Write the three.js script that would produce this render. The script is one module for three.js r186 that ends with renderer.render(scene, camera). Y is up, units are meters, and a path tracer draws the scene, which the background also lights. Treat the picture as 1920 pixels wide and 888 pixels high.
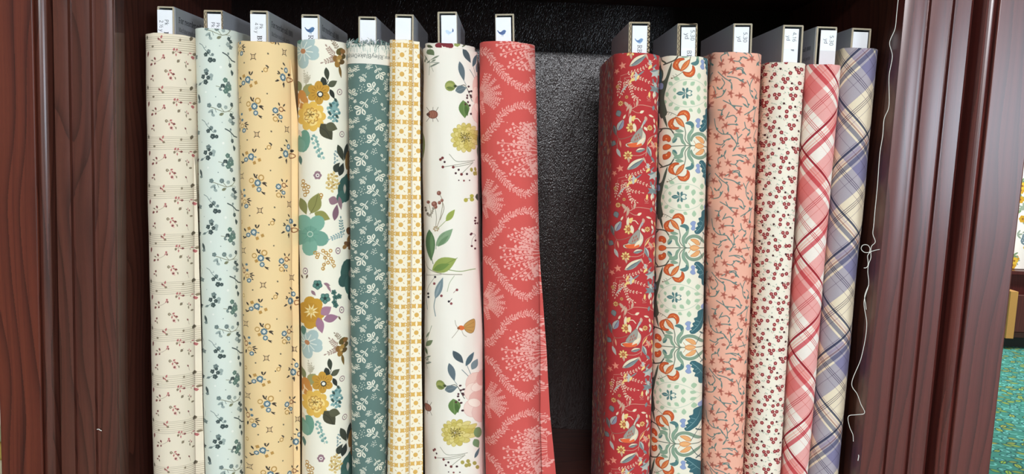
import * as THREE from 'three';
import { RoundedBoxGeometry } from 'three/addons/geometries/RoundedBoxGeometry.js';
import { mergeGeometries, toCreasedNormals } from 'three/addons/utils/BufferGeometryUtils.js';
import { ImprovedNoise } from 'three/addons/math/ImprovedNoise.js';
import { RectAreaLightUniformsLib } from 'three/addons/lights/RectAreaLightUniformsLib.js';

// ------------------------------------------------------------------ camera, light, exposure
const EYE = 1.4, DIST = 0.962, FPX = 1527;
const scene = new THREE.Scene();
scene.background = new THREE.Color(0x0b0b0c);
const camera = new THREE.PerspectiveCamera(2 * Math.atan(444 / FPX) * 180 / Math.PI, 1920 / 888, 0.02, 40);
camera.position.set(0, EYE, DIST);
{
  // the photograph's two vanishing points: straight ahead and straight down
  const fwd = new THREE.Vector3(-3, 174, -FPX).normalize();
  const down = new THREE.Vector3(-591, -13405, -FPX);
  down.addScaledVector(fwd, -down.dot(fwd)).normalize();
  const right = new THREE.Vector3().crossVectors(down, fwd);
  const m = new THREE.Matrix4().makeBasis(right, down.clone().negate(), fwd.clone().negate()); // world -> camera axes
  camera.quaternion.setFromRotationMatrix(m.transpose());
}
camera.updateMatrixWorld(true);
const renderer = new THREE.WebGLRenderer({ antialias: true });
renderer.toneMapping = THREE.LinearToneMapping;
renderer.toneMappingExposure = 0.78;
renderer.shadowMap.enabled = true;
RectAreaLightUniformsLib.init();
const CEILING = 3.35;
const TRANSOM_LIGHT = 430, PANEL_LIGHT = 90, WINDOW_LIGHT = 34;
const PANEL_COLOR = new THREE.Color(0.97, 0.965, 1.0), WINDOW_COLOR = new THREE.Color(0.93, 0.955, 1.0);

// a point on the plane z (metres) that the measured photo pixel looks at
function at(px, py, z) {
  const d = new THREE.Vector3(px - 960, 444 - py, -FPX).applyQuaternion(camera.quaternion);
  return camera.position.clone().addScaledVector(d, (z - DIST) / d.z);
}
function atFloor(px, py, y = 0) {
  const d = new THREE.Vector3(px - 960, 444 - py, -FPX).applyQuaternion(camera.quaternion);
  return camera.position.clone().addScaledVector(d, (y - EYE) / d.y);
}

// ------------------------------------------------------------------ helpers
const used = {};
function numbered(n) { const k = used[n] = (used[n] ?? -1) + 1; return k ? n + '_' + String(k).padStart(3, '0') : n; }
function rng(seed) { let a = seed >>> 0; return () => { a = (a + 0x6D2B79F5) >>> 0; let t = Math.imul(a ^ (a >>> 15), 1 | a); t = (t + Math.imul(t ^ (t >>> 7), 61 | t)) ^ t; return ((t ^ (t >>> 14)) >>> 0) / 4294967296; }; }
const perlin = new ImprovedNoise();
const noise = (x, y, z = 0) => perlin.noise(x + 31.7, y + 17.3, z + 5.1);
const fbm = (x, y, z = 0) => noise(x, y, z) + 0.5 * noise(x * 2.1, y * 2.1, z + 9) + 0.25 * noise(x * 4.3, y * 4.3, z + 21);
function mesh(name, geo, mat, parent) {
  const m = new THREE.Mesh(geo, mat); m.name = parent && parent !== scene ? name : numbered(name);
  m.castShadow = m.receiveShadow = true; (parent || scene).add(m); return m;
}
function thing(name, label, category, pos = [0, 0, 0], group) {
  const g = new THREE.Group(); g.name = numbered(name); g.position.set(...pos); g.userData = { label, category };
  if (group) g.userData.group = group; scene.add(g); return g;
}
function struct(name, geo, mat) { const m = mesh(name, geo, mat); m.userData.kind = 'structure'; return m; }
// uv in metres from the position, by the way each face looks
function metricUV(g0) {
  const g = g0.index ? g0.toNonIndexed() : g0; const p = g.attributes.position, uv = new Float32Array(p.count * 2);
  const a = new THREE.Vector3(), b = new THREE.Vector3(), c = new THREE.Vector3();
  for (let i = 0; i < p.count; i += 3) {
    a.fromBufferAttribute(p, i); b.fromBufferAttribute(p, i + 1); c.fromBufferAttribute(p, i + 2);
    const n = b.clone().sub(a).cross(c.clone().sub(a)); n.set(Math.abs(n.x), Math.abs(n.y), Math.abs(n.z));
    [a, b, c].forEach((v, k) => {
      const j = (i + k) * 2;
      if (n.y > n.x && n.y > n.z) { uv[j] = v.z; uv[j + 1] = v.x; } else if (n.x > n.z) { uv[j] = v.z; uv[j + 1] = v.y; } else { uv[j] = v.x; uv[j + 1] = v.y; }
    });
  }
  g.setAttribute('uv', new THREE.BufferAttribute(uv, 2)); return g;
}
function box(x0, x1, y0, y1, z0, z1, r = 0.0015) {
  const w = x1 - x0, h = y1 - y0, d = z1 - z0;
  const g = r ? new RoundedBoxGeometry(w, h, d, 2, Math.min(r, w / 3, h / 3, d / 3)) : new THREE.BoxGeometry(w, h, d);
  g.translate((x0 + x1) / 2, (y0 + y1) / 2, (z0 + z1) / 2); return metricUV(g);
}
function joined(list) { return mergeGeometries(list.map((g) => { const h = g.index ? g.toNonIndexed() : g; for (const k of Object.keys(h.attributes)) if (!['position', 'normal', 'uv'].includes(k)) h.deleteAttribute(k); return h; })); }
function prism(pts, y0, y1) {   // a cross-section in x,z run up from y0 to y1
  const s = new THREE.Shape(pts.map(([x, z]) => new THREE.Vector2(x, -z)));
  const g = new THREE.ExtrudeGeometry(s, { depth: y1 - y0, bevelEnabled: false, steps: 1 });
  g.rotateX(-Math.PI / 2); g.translate(0, y0, 0);
  return metricUV(toCreasedNormals(g, 0.62));
}
function canvasTex(c, repeat = true) {
  const t = new THREE.CanvasTexture(c); t.colorSpace = THREE.SRGBColorSpace; t.magFilter = THREE.LinearFilter; t.anisotropy = 8;
  if (repeat) t.wrapS = t.wrapT = THREE.RepeatWrapping; return t;
}
function dataTex(w, h, fn, srgb = true) {
  const d = new Uint8Array(w * h * 4);
  for (let y = 0; y < h; y++) for (let x = 0; x < w; x++) { const c = fn(x / w, y / h), i = (y * w + x) * 4; d[i] = c[0]; d[i + 1] = c[1]; d[i + 2] = c[2]; d[i + 3] = 255; }
  const t = new THREE.DataTexture(d, w, h); t.magFilter = THREE.LinearFilter; t.minFilter = THREE.LinearFilter; t.wrapS = t.wrapT = THREE.RepeatWrapping;
  if (srgb) t.colorSpace = THREE.SRGBColorSpace; t.needsUpdate = true; return t;
}
function mix(a, b, t) { t = Math.min(1, Math.max(0, t)); return [a[0] + (b[0] - a[0]) * t, a[1] + (b[1] - a[1]) * t, a[2] + (b[2] - a[2]) * t]; }
const css = (c) => Array.isArray(c) ? `rgb(${c.map(Math.round).join(',')})` : c;

// ------------------------------------------------------------------ wood
function woodMap(seed, W, H, dark, base, light, figure, contrast = 1) {   // grain runs up the texture; W x H metres
  const t = dataTex(512, 1024, (u, v) => {
    const x = u * W * 100, y = v * H * 100;                 // centimetres
    const warp = (noise(x * 0.10, y * 0.030, seed) + 0.35 * noise(x * 0.3, y * 0.07, seed + 2)) * figure;
    const q = (x + warp) * 0.62, f = q - Math.floor(q), ring = Math.pow(f, 2.2);          // a growth ring darkens towards its late wood
    const pore = noise(x * 22, y * 0.9, seed + 7), streak = 0.6 * noise(x * 2.2 + warp, y * 0.025, seed + 11) + 0.4 * noise(x * 7 + warp * 2, y * 0.04, seed + 17), broad = noise(x * 0.35, y * 0.012, seed + 23);
    let c = mix(base, light, 0.45 + 0.55 * streak + 0.4 * broad - 0.3 * ring);
    c = mix(c, dark, contrast * (0.55 * ring * ring + 0.5 * Math.max(0, -streak - 0.1) + 0.18 * Math.max(0, pore)));
    return c.map((q) => Math.min(255, Math.max(0, q)));
  });
  t.repeat.set(1 / W, 1 / H); return t;
}
const woodRed = woodMap(2, 0.24, 0.9, [46, 19, 14], [88, 37, 27], [114, 54, 36], 2.4);
const woodBrown = woodMap(15, 0.2, 0.8, [46, 23, 18], [84, 44, 35], [98, 53, 42], 5);
const woodRight = woodMap(33, 0.24, 0.9, [44, 18, 17], [92, 38, 34], [110, 50, 43], 1.8, 0.75);
const lacquer = (map, rough = 0.42, coat = 0.35, coatRough = 0.3) => new THREE.MeshPhysicalMaterial({ map, roughness: rough, specularIntensity: 0.45, clearcoat: coat, clearcoatRoughness: coatRough });
const M = {
  stileLeft: lacquer(woodRed, 0.5, 0.2, 0.3), pilasterLeft: lacquer(woodBrown, 0.45, 0.5, 0.2),
  stileRight: lacquer(woodRight, 0.5, 1, 0.3), pilasterRight: lacquer(woodRight, 0.5, 0.9, 0.26),
  inner: new THREE.MeshPhysicalMaterial({ map: woodBrown, roughness: 0.55, specularIntensity: 0.3, clearcoat: 0.12, clearcoatRoughness: 0.2 }),
  plainWood: lacquer(woodBrown, 0.5, 0.3, 0.3),
};
// crinkled satin finish of the back panel
const crinkle = dataTex(512, 512, (u, v) => {
  const a = u * Math.PI * 2, b = v * Math.PI * 2, X = Math.cos(a) * 7, Y = Math.sin(a) * 7, Z = Math.cos(b) * 5, Q = Math.sin(b) * 5;
  const n = noise(X + Z * 0.9, Y + Q * 0.9, Z) + 0.6 * noise(X * 2 + Q, Y * 2 - Z, Q * 2), f = 128 + 110 * (1 - Math.abs(n) * 2.2);
  const g = Math.min(255, Math.max(0, f)); return [g, g, g];
}, false);
crinkle.repeat.set(1 / 0.11, 1 / 0.16);
M.back = new THREE.MeshPhysicalMaterial({ map: woodMap(51, 0.3, 0.9, [26, 14, 12], [35, 20, 17], [42, 25, 21], 1.5), roughness: 0.29, bumpMap: crinkle, bumpScale: 0.00035, specularIntensity: 0.75 });

// ------------------------------------------------------------------ the room
const RX0 = -4, RX1 = 5.2, RZ0 = -8, RZ1 = 6.4;
const plaster = (hex) => new THREE.MeshStandardMaterial({ color: hex, roughness: 0.95, bumpMap: crinkle, bumpScale: 0.0004 });
function carpetMap() {
  const S = 768, c = document.createElement('canvas'); c.width = c.height = S; const g = c.getContext('2d'), r = rng(4);
  g.fillStyle = 'rgb(58,130,114)'; g.fillRect(0, 0, S, S);
  const spot = (x, y, fn) => { for (const dx of [-S, 0, S]) for (const dy of [-S, 0, S]) { g.save(); g.translate(x + dx, y + dy); fn(); g.restore(); } };
  const N = 19;
  for (let i = 0; i < N; i++) for (let j = 0; j < N; j++) {
    const x = (i + 0.5 + (r() - 0.5) * 0.6 + (j % 2) * 0.5) * S / N, y = (j + 0.5 + (r() - 0.5) * 0.6) * S / N, a = r() * 6.28, kind = r(), sz = S / N * (0.50 + r() * 0.16);
    spot(x, y, () => {
      g.rotate(a); g.lineWidth = 5;
      if (kind < 0.42) {
        g.fillStyle = css([138 + r() * 22, 152 + r() * 20, 66]); g.strokeStyle = 'rgb(34,84,80)';
        g.beginPath(); g.moveTo(-sz, 0); g.quadraticCurveTo(0, -sz * 0.95, sz, 0); g.quadraticCurveTo(0, sz * 0.95, -sz, 0); g.fill(); g.stroke();
        g.lineWidth = 2.5; g.beginPath(); g.moveTo(-sz * 0.8, 0); g.lineTo(sz * 0.8, 0); g.stroke();
      } else if (kind < 0.75) {
        g.fillStyle = 'rgb(96,172,160)'; g.strokeStyle = 'rgb(30,86,84)'; g.beginPath(); g.ellipse(0, 0, sz * 0.8, sz * 0.6, 0, 0, 6.3); g.fill(); g.stroke();
        g.fillStyle = 'rgb(44,104,96)'; g.beginPath(); g.arc(0, 0, sz * 0.24, 0, 6.3); g.fill();
      } else {
        g.strokeStyle = 'rgb(104,182,170)'; g.lineWidth = 7; g.beginPath(); g.arc(0, 0, sz * 0.7, 0.3, 4.4); g.stroke();
      }
    });
  }
  const t = canvasTex(c); t.repeat.set(1 / 1.05, 1 / 1.05); return t;
}
M.carpet = new THREE.MeshStandardMaterial({ map: carpetMap(), roughness: 1 });
struct('floor', box(RX0 - 0.2, RX1 + 0.2, -0.2, 0, RZ0 - 0.2, RZ1 + 0.2, 0), M.carpet);
struct('ceiling', box(RX0 - 0.2, RX1 + 0.2, CEILING, CEILING + 0.2, RZ0 - 0.2, RZ1 + 0.2, 0), plaster(0xc9c6be));
const wallMat = plaster(0xa39a8c), nearMat = plaster(0x45372e);
struct('wall_left', box(RX0 - 0.2, RX0, 0, CEILING, RZ0, RZ1, 0), wallMat);
struct('wall_right', box(RX1, RX1 + 0.2, 0, CEILING, RZ0, RZ1, 0), wallMat);
struct('wall_far', box(RX0 - 0.2, RX1 + 0.2, 0, CEILING, RZ0 - 0.2, RZ0, 0), wallMat);
// the wall behind the viewer, with the window that shows as a cool sheen on the right-hand wood
const WX0 = 3.35, WX1 = 4.95, WY0 = 1.15, WY1 = 2.4;
const TX0 = -0.8, TX1 = 1.3, TY0 = 2.88, TY1 = 3.08;      // a high narrow window: its light falls on the row of bolts and stops at the shade of the header
{
  const q = (x0, x1, y0, y1) => box(x0, x1, y0, y1, RZ1, RZ1 + 0.2, 0);
  struct('wall_near', joined([q(RX0 - 0.2, TX0, 0, CEILING), q(TX0, TX1, 0, TY0), q(TX0, TX1, TY1, CEILING), q(TX1, WX0, 0, CEILING), q(WX1, RX1 + 0.2, 0, CEILING), q(WX0, WX1, 0, WY0), q(WX0, WX1, WY1, CEILING)]), nearMat);
}
const whitePaint = new THREE.MeshStandardMaterial({ color: 0xe9e7e2, roughness: 0.5 });
function windowWithLight(name, x0, x1, y0, y1, power, bars, tone) {
  const t = 0.025, z0 = RZ1 + 0.03, z1 = RZ1 + 0.1;
  const w = struct(name, joined([box(x0, x0 + t, y0, y1, z0, z1), box(x1 - t, x1, y0, y1, z0, z1), box(x0, x1, y0, y0 + t, z0, z1), box(x0, x1, y1 - t, y1, z0, z1), ...bars.map((x) => box(x - 0.015, x + 0.015, y0, y1, z0, z1))]), whitePaint);
  mesh('bright_pane', box(x0 + 0.01, x1 - 0.01, y0 + 0.01, y1 - 0.01, z1 - 0.02, z1 - 0.01, 0), new THREE.MeshStandardMaterial({ color: 0x222222, emissive: tone, emissiveIntensity: 2 }), w);
  const l = new THREE.RectAreaLight(tone, power, x1 - x0 - 2 * t, y1 - y0 - 2 * t);
  l.position.set((x0 + x1) / 2, (y0 + y1) / 2, RZ1 + 0.02); scene.add(l);
}
windowWithLight('window_1', WX0, WX1, WY0, WY1, WINDOW_LIGHT, [(WX0 + WX1) / 2], new THREE.Color(0.74, 0.86, 1.0));
windowWithLight('window_2', TX0, TX1, TY0, TY1, TRANSOM_LIGHT, [(TX0 + TX1) / 2], WINDOW_COLOR);
// a ceiling panel over the far display
const glow = new THREE.MeshStandardMaterial({ color: 0x333333, emissive: PANEL_COLOR, emissiveIntensity: 3 });
function panelLight(x, z, label, power = PANEL_LIGHT) {
  const t = thing('ceiling_light', label, 'ceiling light', [x, CEILING - 0.03, z], undefined);
  const W = 1.2, D = 0.56, f = 0.03;
  mesh('frame', joined([box(-W / 2 - f, W / 2 + f, 0, 0.03, -D / 2 - f, -D / 2), box(-W / 2 - f, W / 2 + f, 0, 0.03, D / 2, D / 2 + f), box(-W / 2 - f, -W / 2, 0, 0.03, -D / 2, D / 2), box(W / 2, W / 2 + f, 0, 0.03, -D / 2, D / 2)]), whitePaint, t);
  mesh('diffuser', box(-W / 2, W / 2, 0.008, 0.02, -D / 2, D / 2, 0), glow, t);
  const l = new THREE.RectAreaLight(PANEL_COLOR, power, W, D); l.position.set(0, -0.004, 0); l.lookAt(0, -5, 0); t.add(l);
  l.position.set(0, -0.004, 0); l.rotation.set(-Math.PI / 2, 0, 0);
}
panelLight(3.4, -4.2, 'flat white ceiling light panel above the far display counter');

// ------------------------------------------------------------------ the cabinet
const ZF = 0.03, ZB = -0.36, TOP = EYE + 0.226, SHELF = 0.93, CT = 2.05;
const X = (px, z = ZF, py = 140) => at(px, py, z).x;
const cab = thing('display_cabinet', 'tall dark red wooden cabinet with fluted posts holding the row of fabric bolts', 'cabinet');
function flutedProfile(x0, x1, grooves, zf, zb, bevel) {  // grooves: [start, end]; the front seen from above
  const p = [[x0, zb], [x0, zf - 0.0026], [x0, zf - 0.002], [x0 + 0.0006, zf - 0.0006], [x0 + 0.002, zf], [x0 + 0.0026, zf]], e = 0.0015, dep = 0.0045;
  for (const [a, b] of grooves) {
    p.push([a - e - 0.0006, zf], [a - e, zf], [a - e * 0.35, zf - e * 0.18], [a, zf - e * 0.8], [a + 0.0004, zf - dep], [b - 0.0004, zf - dep], [b, zf - e * 0.8], [b + e * 0.35, zf - e * 0.18], [b + e, zf], [b + e + 0.0006, zf]);
  }
  if (bevel) p.push([x1 - bevel - 0.0006, zf], [x1 - bevel, zf], [x1, zf - 0.006]); else p.push([x1 - 0.0026, zf], [x1 - 0.002, zf], [x1 - 0.0006, zf - 0.0006], [x1, zf - 0.002]);
  p.push([x1, zf - 0.0067], [x1, zb]); return p.reverse();
}
const IL = X(214, ZF, 280), IR = X(1670, ZF, 280);            // the opening's two edges
const RET = 0.026;
mesh('fluted_post', prism(flutedProfile(X(100), IL, [[X(129), X(136)], [X(170), X(180)]], ZF, ZF - RET, 0), 0.02, CT), M.pilasterLeft, cab);
mesh('fluted_post', prism(flutedProfile(IR, X(1817), [[X(1722), X(1733)], [X(1768), X(1777)]], ZF, ZF - RET, 0.0055), 0.02, CT), M.pilasterRight, cab);
mesh('edge_band', box(IL - 0.0005, IL + 0.0008, 0.02, TOP, ZF - RET, ZF - 0.0035, 0), new THREE.MeshPhysicalMaterial({ map: woodBrown, roughness: 0.5, clearcoat: 1, clearcoatRoughness: 0.1 }), cab);
function halfRound(x0, x1, zf, depth) { const p = [[x0, zf - depth - 0.03]]; for (let i = 0; i <= 14; i++) { const a = Math.PI * (1 - i / 14); p.push([(x0 + x1) / 2 + Math.cos(a) * (x1 - x0) / 2, zf - depth + Math.sin(a) * depth]); } p.push([x1, zf - depth - 0.03]); return p.reverse(); }
mesh('half_round_moulding', prism(halfRound(X(65.5), X(92), ZF + 0.004, 0.009), 0.02, CT), M.pilasterLeft, cab);
mesh('half_round_moulding', prism(halfRound(X(1829), X(1859), ZF + 0.004, 0.010), 0.02, CT), M.pilasterRight, cab);
mesh('outer_stile', box(X(-19, ZF + 0.008), X(66, ZF + 0.006), 0.02, CT, ZF - 0.03, ZF + 0.008, 0.002), M.stileLeft, cab);
mesh('outer_stile', box(X(1858, ZF + 0.006), X(1941, ZF + 0.008), 0.02, CT, ZF - 0.03, ZF + 0.008, 0.002), M.stileRight, cab);
mesh('recess_strip', box(X(88), X(108), 0.02, CT, ZF - 0.04, ZF - 0.024, 0), M.plainWood, cab);
mesh('recess_strip', box(X(1812), X(1836), 0.02, CT, ZF - 0.04, ZF - 0.024, 0), M.plainWood, cab);
mesh('side_panel', box(IL - 0.03, IL - 0.0004, 0.02, CT, ZB - 0.02, ZF - RET, 0), M.inner, cab);
mesh('side_panel', box(IR + 0.0004, IR + 0.03, 0.02, CT, ZB - 0.02, ZF - RET, 0), M.inner, cab);
mesh('back_panel', box(IL - 0.03, IR + 0.03, 0.02, CT, ZB - 0.012, ZB, 0), M.back, cab);
mesh('top_board', box(IL, IR, TOP, TOP + 0.025, ZB, ZF - RET, 0), M.plainWood, cab);
mesh('header_rail', box(IL, IR, TOP, CT, ZF - RET, ZF - 0.002, 0.001), M.plainWood, cab);
mesh('shelf_board', box(IL, IR, SHELF - 0.025, SHELF, ZB, ZF - 0.006, 0.001), M.plainWood, cab);
mesh('bottom_board', box(IL, IR, 0.08, 0.105, ZB, ZF - 0.006, 0.001), M.plainWood, cab);
mesh('plinth', box(IL, IR, 0.0, 0.08, ZB, ZF - 0.012, 0.001), M.plainWood, cab);
mesh('cornice', box(X(-12), X(1945), CT, CT + 0.06, ZB - 0.02, ZF + 0.03, 0.004), M.plainWood, cab);

// ------------------------------------------------------------------ fabric bolts: shape
class Bolt {
  constructor(o) {
    Object.assign(this, { zf: 0, depth: 0.205, amp: 0.0010, skew: 0, seed: o.n * 13.7 }, o);
    const zs = this.zf - 0.022, P = (q) => at(q[0], q[1], zs), a = P(o.TL), b = P(o.TR), c = P(o.BL), d = P(o.BR);
    this.hTop = at(o.topx, o.top, this.zf).y;
    const yt = (a.y + b.y) / 2, yb = (c.y + d.y) / 2;
    const lin = (vt, vb) => (h) => vb + (vt - vb) * (h - yb) / (yt - yb);
    this.cx = lin((a.x + b.x) / 2, (c.x + d.x) / 2);
    const rr = lin((b.x - a.x) / 2, (d.x - c.x) / 2); this.r = (h) => Math.max(0.012, rr(h));
    this.x0 = this.cx(SHELF);
  }
  sec(s, h, off = 0) {     // a point of the wrapped cloth: s metres round from the front middle, at height h
    const r = this.r(h), L = this.depth - 2 * r, q = Math.PI * r / 2, a = Math.abs(s), g = s < 0 ? -1 : 1; let x, z, nx, nz;
    if (a <= q) { const f = a / r; x = r * Math.sin(f); z = -r * (1 - Math.cos(f)); nx = Math.sin(f); nz = Math.cos(f); }
    else if (a <= q + L) { x = r; z = -r - (a - q); nx = 1; nz = 0; }
    else { const f = (a - q - L) / r; x = r * Math.cos(f); z = -(this.depth - r) - r * Math.sin(f); nx = Math.cos(f); nz = -Math.sin(f); }
    const w = off + (off > -0.004 ? this.amp * (fbm(s * 17, h * 5.5, this.seed) * 1.2 - 0.25) : 0);
    return [this.cx(h) - this.x0 + g * (x + nx * w), this.zf + z + nz * w];
  }
  se(s, h) { return s + this.skew * (1.3 - h); }   // the cloth may be wound slightly askew
  half(h) { const r = this.r(h); return Math.PI * r + this.depth - 2 * r; }
  sh(px, py) {             // the point of cloth that was measured at a photo pixel
    let z = this.zf, w, f = 0, r = 0.03, dx = 0;
    for (let i = 0; i < 4; i++) { w = at(px, py, z); r = this.r(w.y); dx = w.x - this.cx(w.y); f = Math.asin(Math.min(0.99, Math.max(-0.99, dx / r))); z = this.zf - r * (1 - Math.cos(f)); }
    let s = r * f; if (Math.abs(dx) > r * 0.99) s += Math.sign(dx) * (Math.abs(dx) - r * 0.99) * 2; return [this.se(s, w.y), w.y];
  }
}
function grid(rows, cols, fn, flip = false) {   // fn(i,j) -> [x,y,z,u,v]
  const pos = [], uv = [], idx = [];
  for (let i = 0; i <= rows; i++) for (let j = 0; j <= cols; j++) { const p = fn(i, j); pos.push(p[0], p[1], p[2]); uv.push(p[3], p[4]); }
  for (let i = 0; i < rows; i++) for (let j = 0; j < cols; j++) { const a = i * (cols + 1) + j, b = a + 1, c = a + cols + 1, d = c + 1; if (flip) idx.push(a, c, b, b, c, d); else idx.push(a, b, c, b, d, c); }
  const g = new THREE.BufferGeometry(); g.setAttribute('position', new THREE.Float32BufferAttribute(pos, 3)); g.setAttribute('uv', new THREE.Float32BufferAttribute(uv, 2)); g.setIndex(idx); g.computeVertexNormals(); return g;
}
function rollGeometry(b, pr, h1 = b.hTop, off = 0, h0 = SHELF + 0.0005) {
  const cols = 132, rows = 110, extra = 5;
  const g = grid(rows + extra, cols, (i, j) => {
    const t = j / cols * 2 - 1, k = Math.max(0, i - rows);
    let h = h0 + (h1 - h0) * Math.min(1, i / rows), o = off;
    const s = t * b.half(h), rag = 0.0011 * fbm(s * 40, 1, b.seed);
    if (i >= rows - 2) h += rag * (i >= rows ? 1 : 0.5);
    o += [0, -0.0008, -0.0022, -0.006, -0.009, -0.009][k]; const hh = h + [0, 0.0006, 0.0005, -0.0008, -0.002, -0.03][k];
    const [x, z] = b.sec(s, h, o); return [x, hh - SHELF, z, b.se(s, h) / pr.W + 0.5, 1 - (pr.h0 - h) / pr.P];
  });
  // close the seam's shading at the back of the roll
  const n = g.attributes.normal; for (let i = 0; i <= rows + extra; i++) { const a = i * (cols + 1), c = a + cols; for (let q = 0; q < 3; q++) { const m = (n.array[a * 3 + q] + n.array[c * 3 + q]) / 2; n.array[a * 3 + q] = n.array[c * 3 + q] = m; } }
  return g;
}
// the loose end of the cloth, leaving the roll at angle f0 and hanging away from it
function looseEnd(b, pr, { f0, hTop, len, turn, curl = 0, th = 0.0012 }) {
  const rows = 60, cols = 10, h0 = SHELF + 0.001;
  const path = (h, d) => {
    const r = b.r(h), k = (hTop - h) / (hTop - h0), L = len(k); let f = f0, [x, z] = b.sec(r * f0, h, 0.0006); const st = L * d / 8;
    for (let q = 0; q < 8; q++) { const a = f0 - turn + curl * (q / 8) + 0.12 * noise(h * 9, q * 0.4, b.seed); x += Math.cos(a) * st; z -= Math.sin(a) * st; }
    return [x, z, b.r(h) * f0 + L * d];
  };
  const sheet = (o, flip) => grid(rows, cols, (i, j) => { const h = h0 + (hTop - h0) * i / rows, [x, z, s] = path(h, j / cols), a = f0 - turn; return [x + Math.sin(a) * o, h - SHELF, z + Math.cos(a) * o, b.se(s, h) / pr.W + 0.5, 1 - (pr.h0 - h) / pr.P]; }, flip);
  const edge = grid(rows, 1, (i, j) => { const h = h0 + (hTop - h0) * i / rows, [x, z, s] = path(h, 1), a = f0 - turn, o = j ? 0 : th; return [x + Math.sin(a) * o, h - SHELF, z + Math.cos(a) * o, b.se(s, h) / pr.W + 0.5, 1 - (pr.h0 - h) / pr.P]; });
  return joined([sheet(th, false), sheet(0, true), edge]);
}

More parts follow.
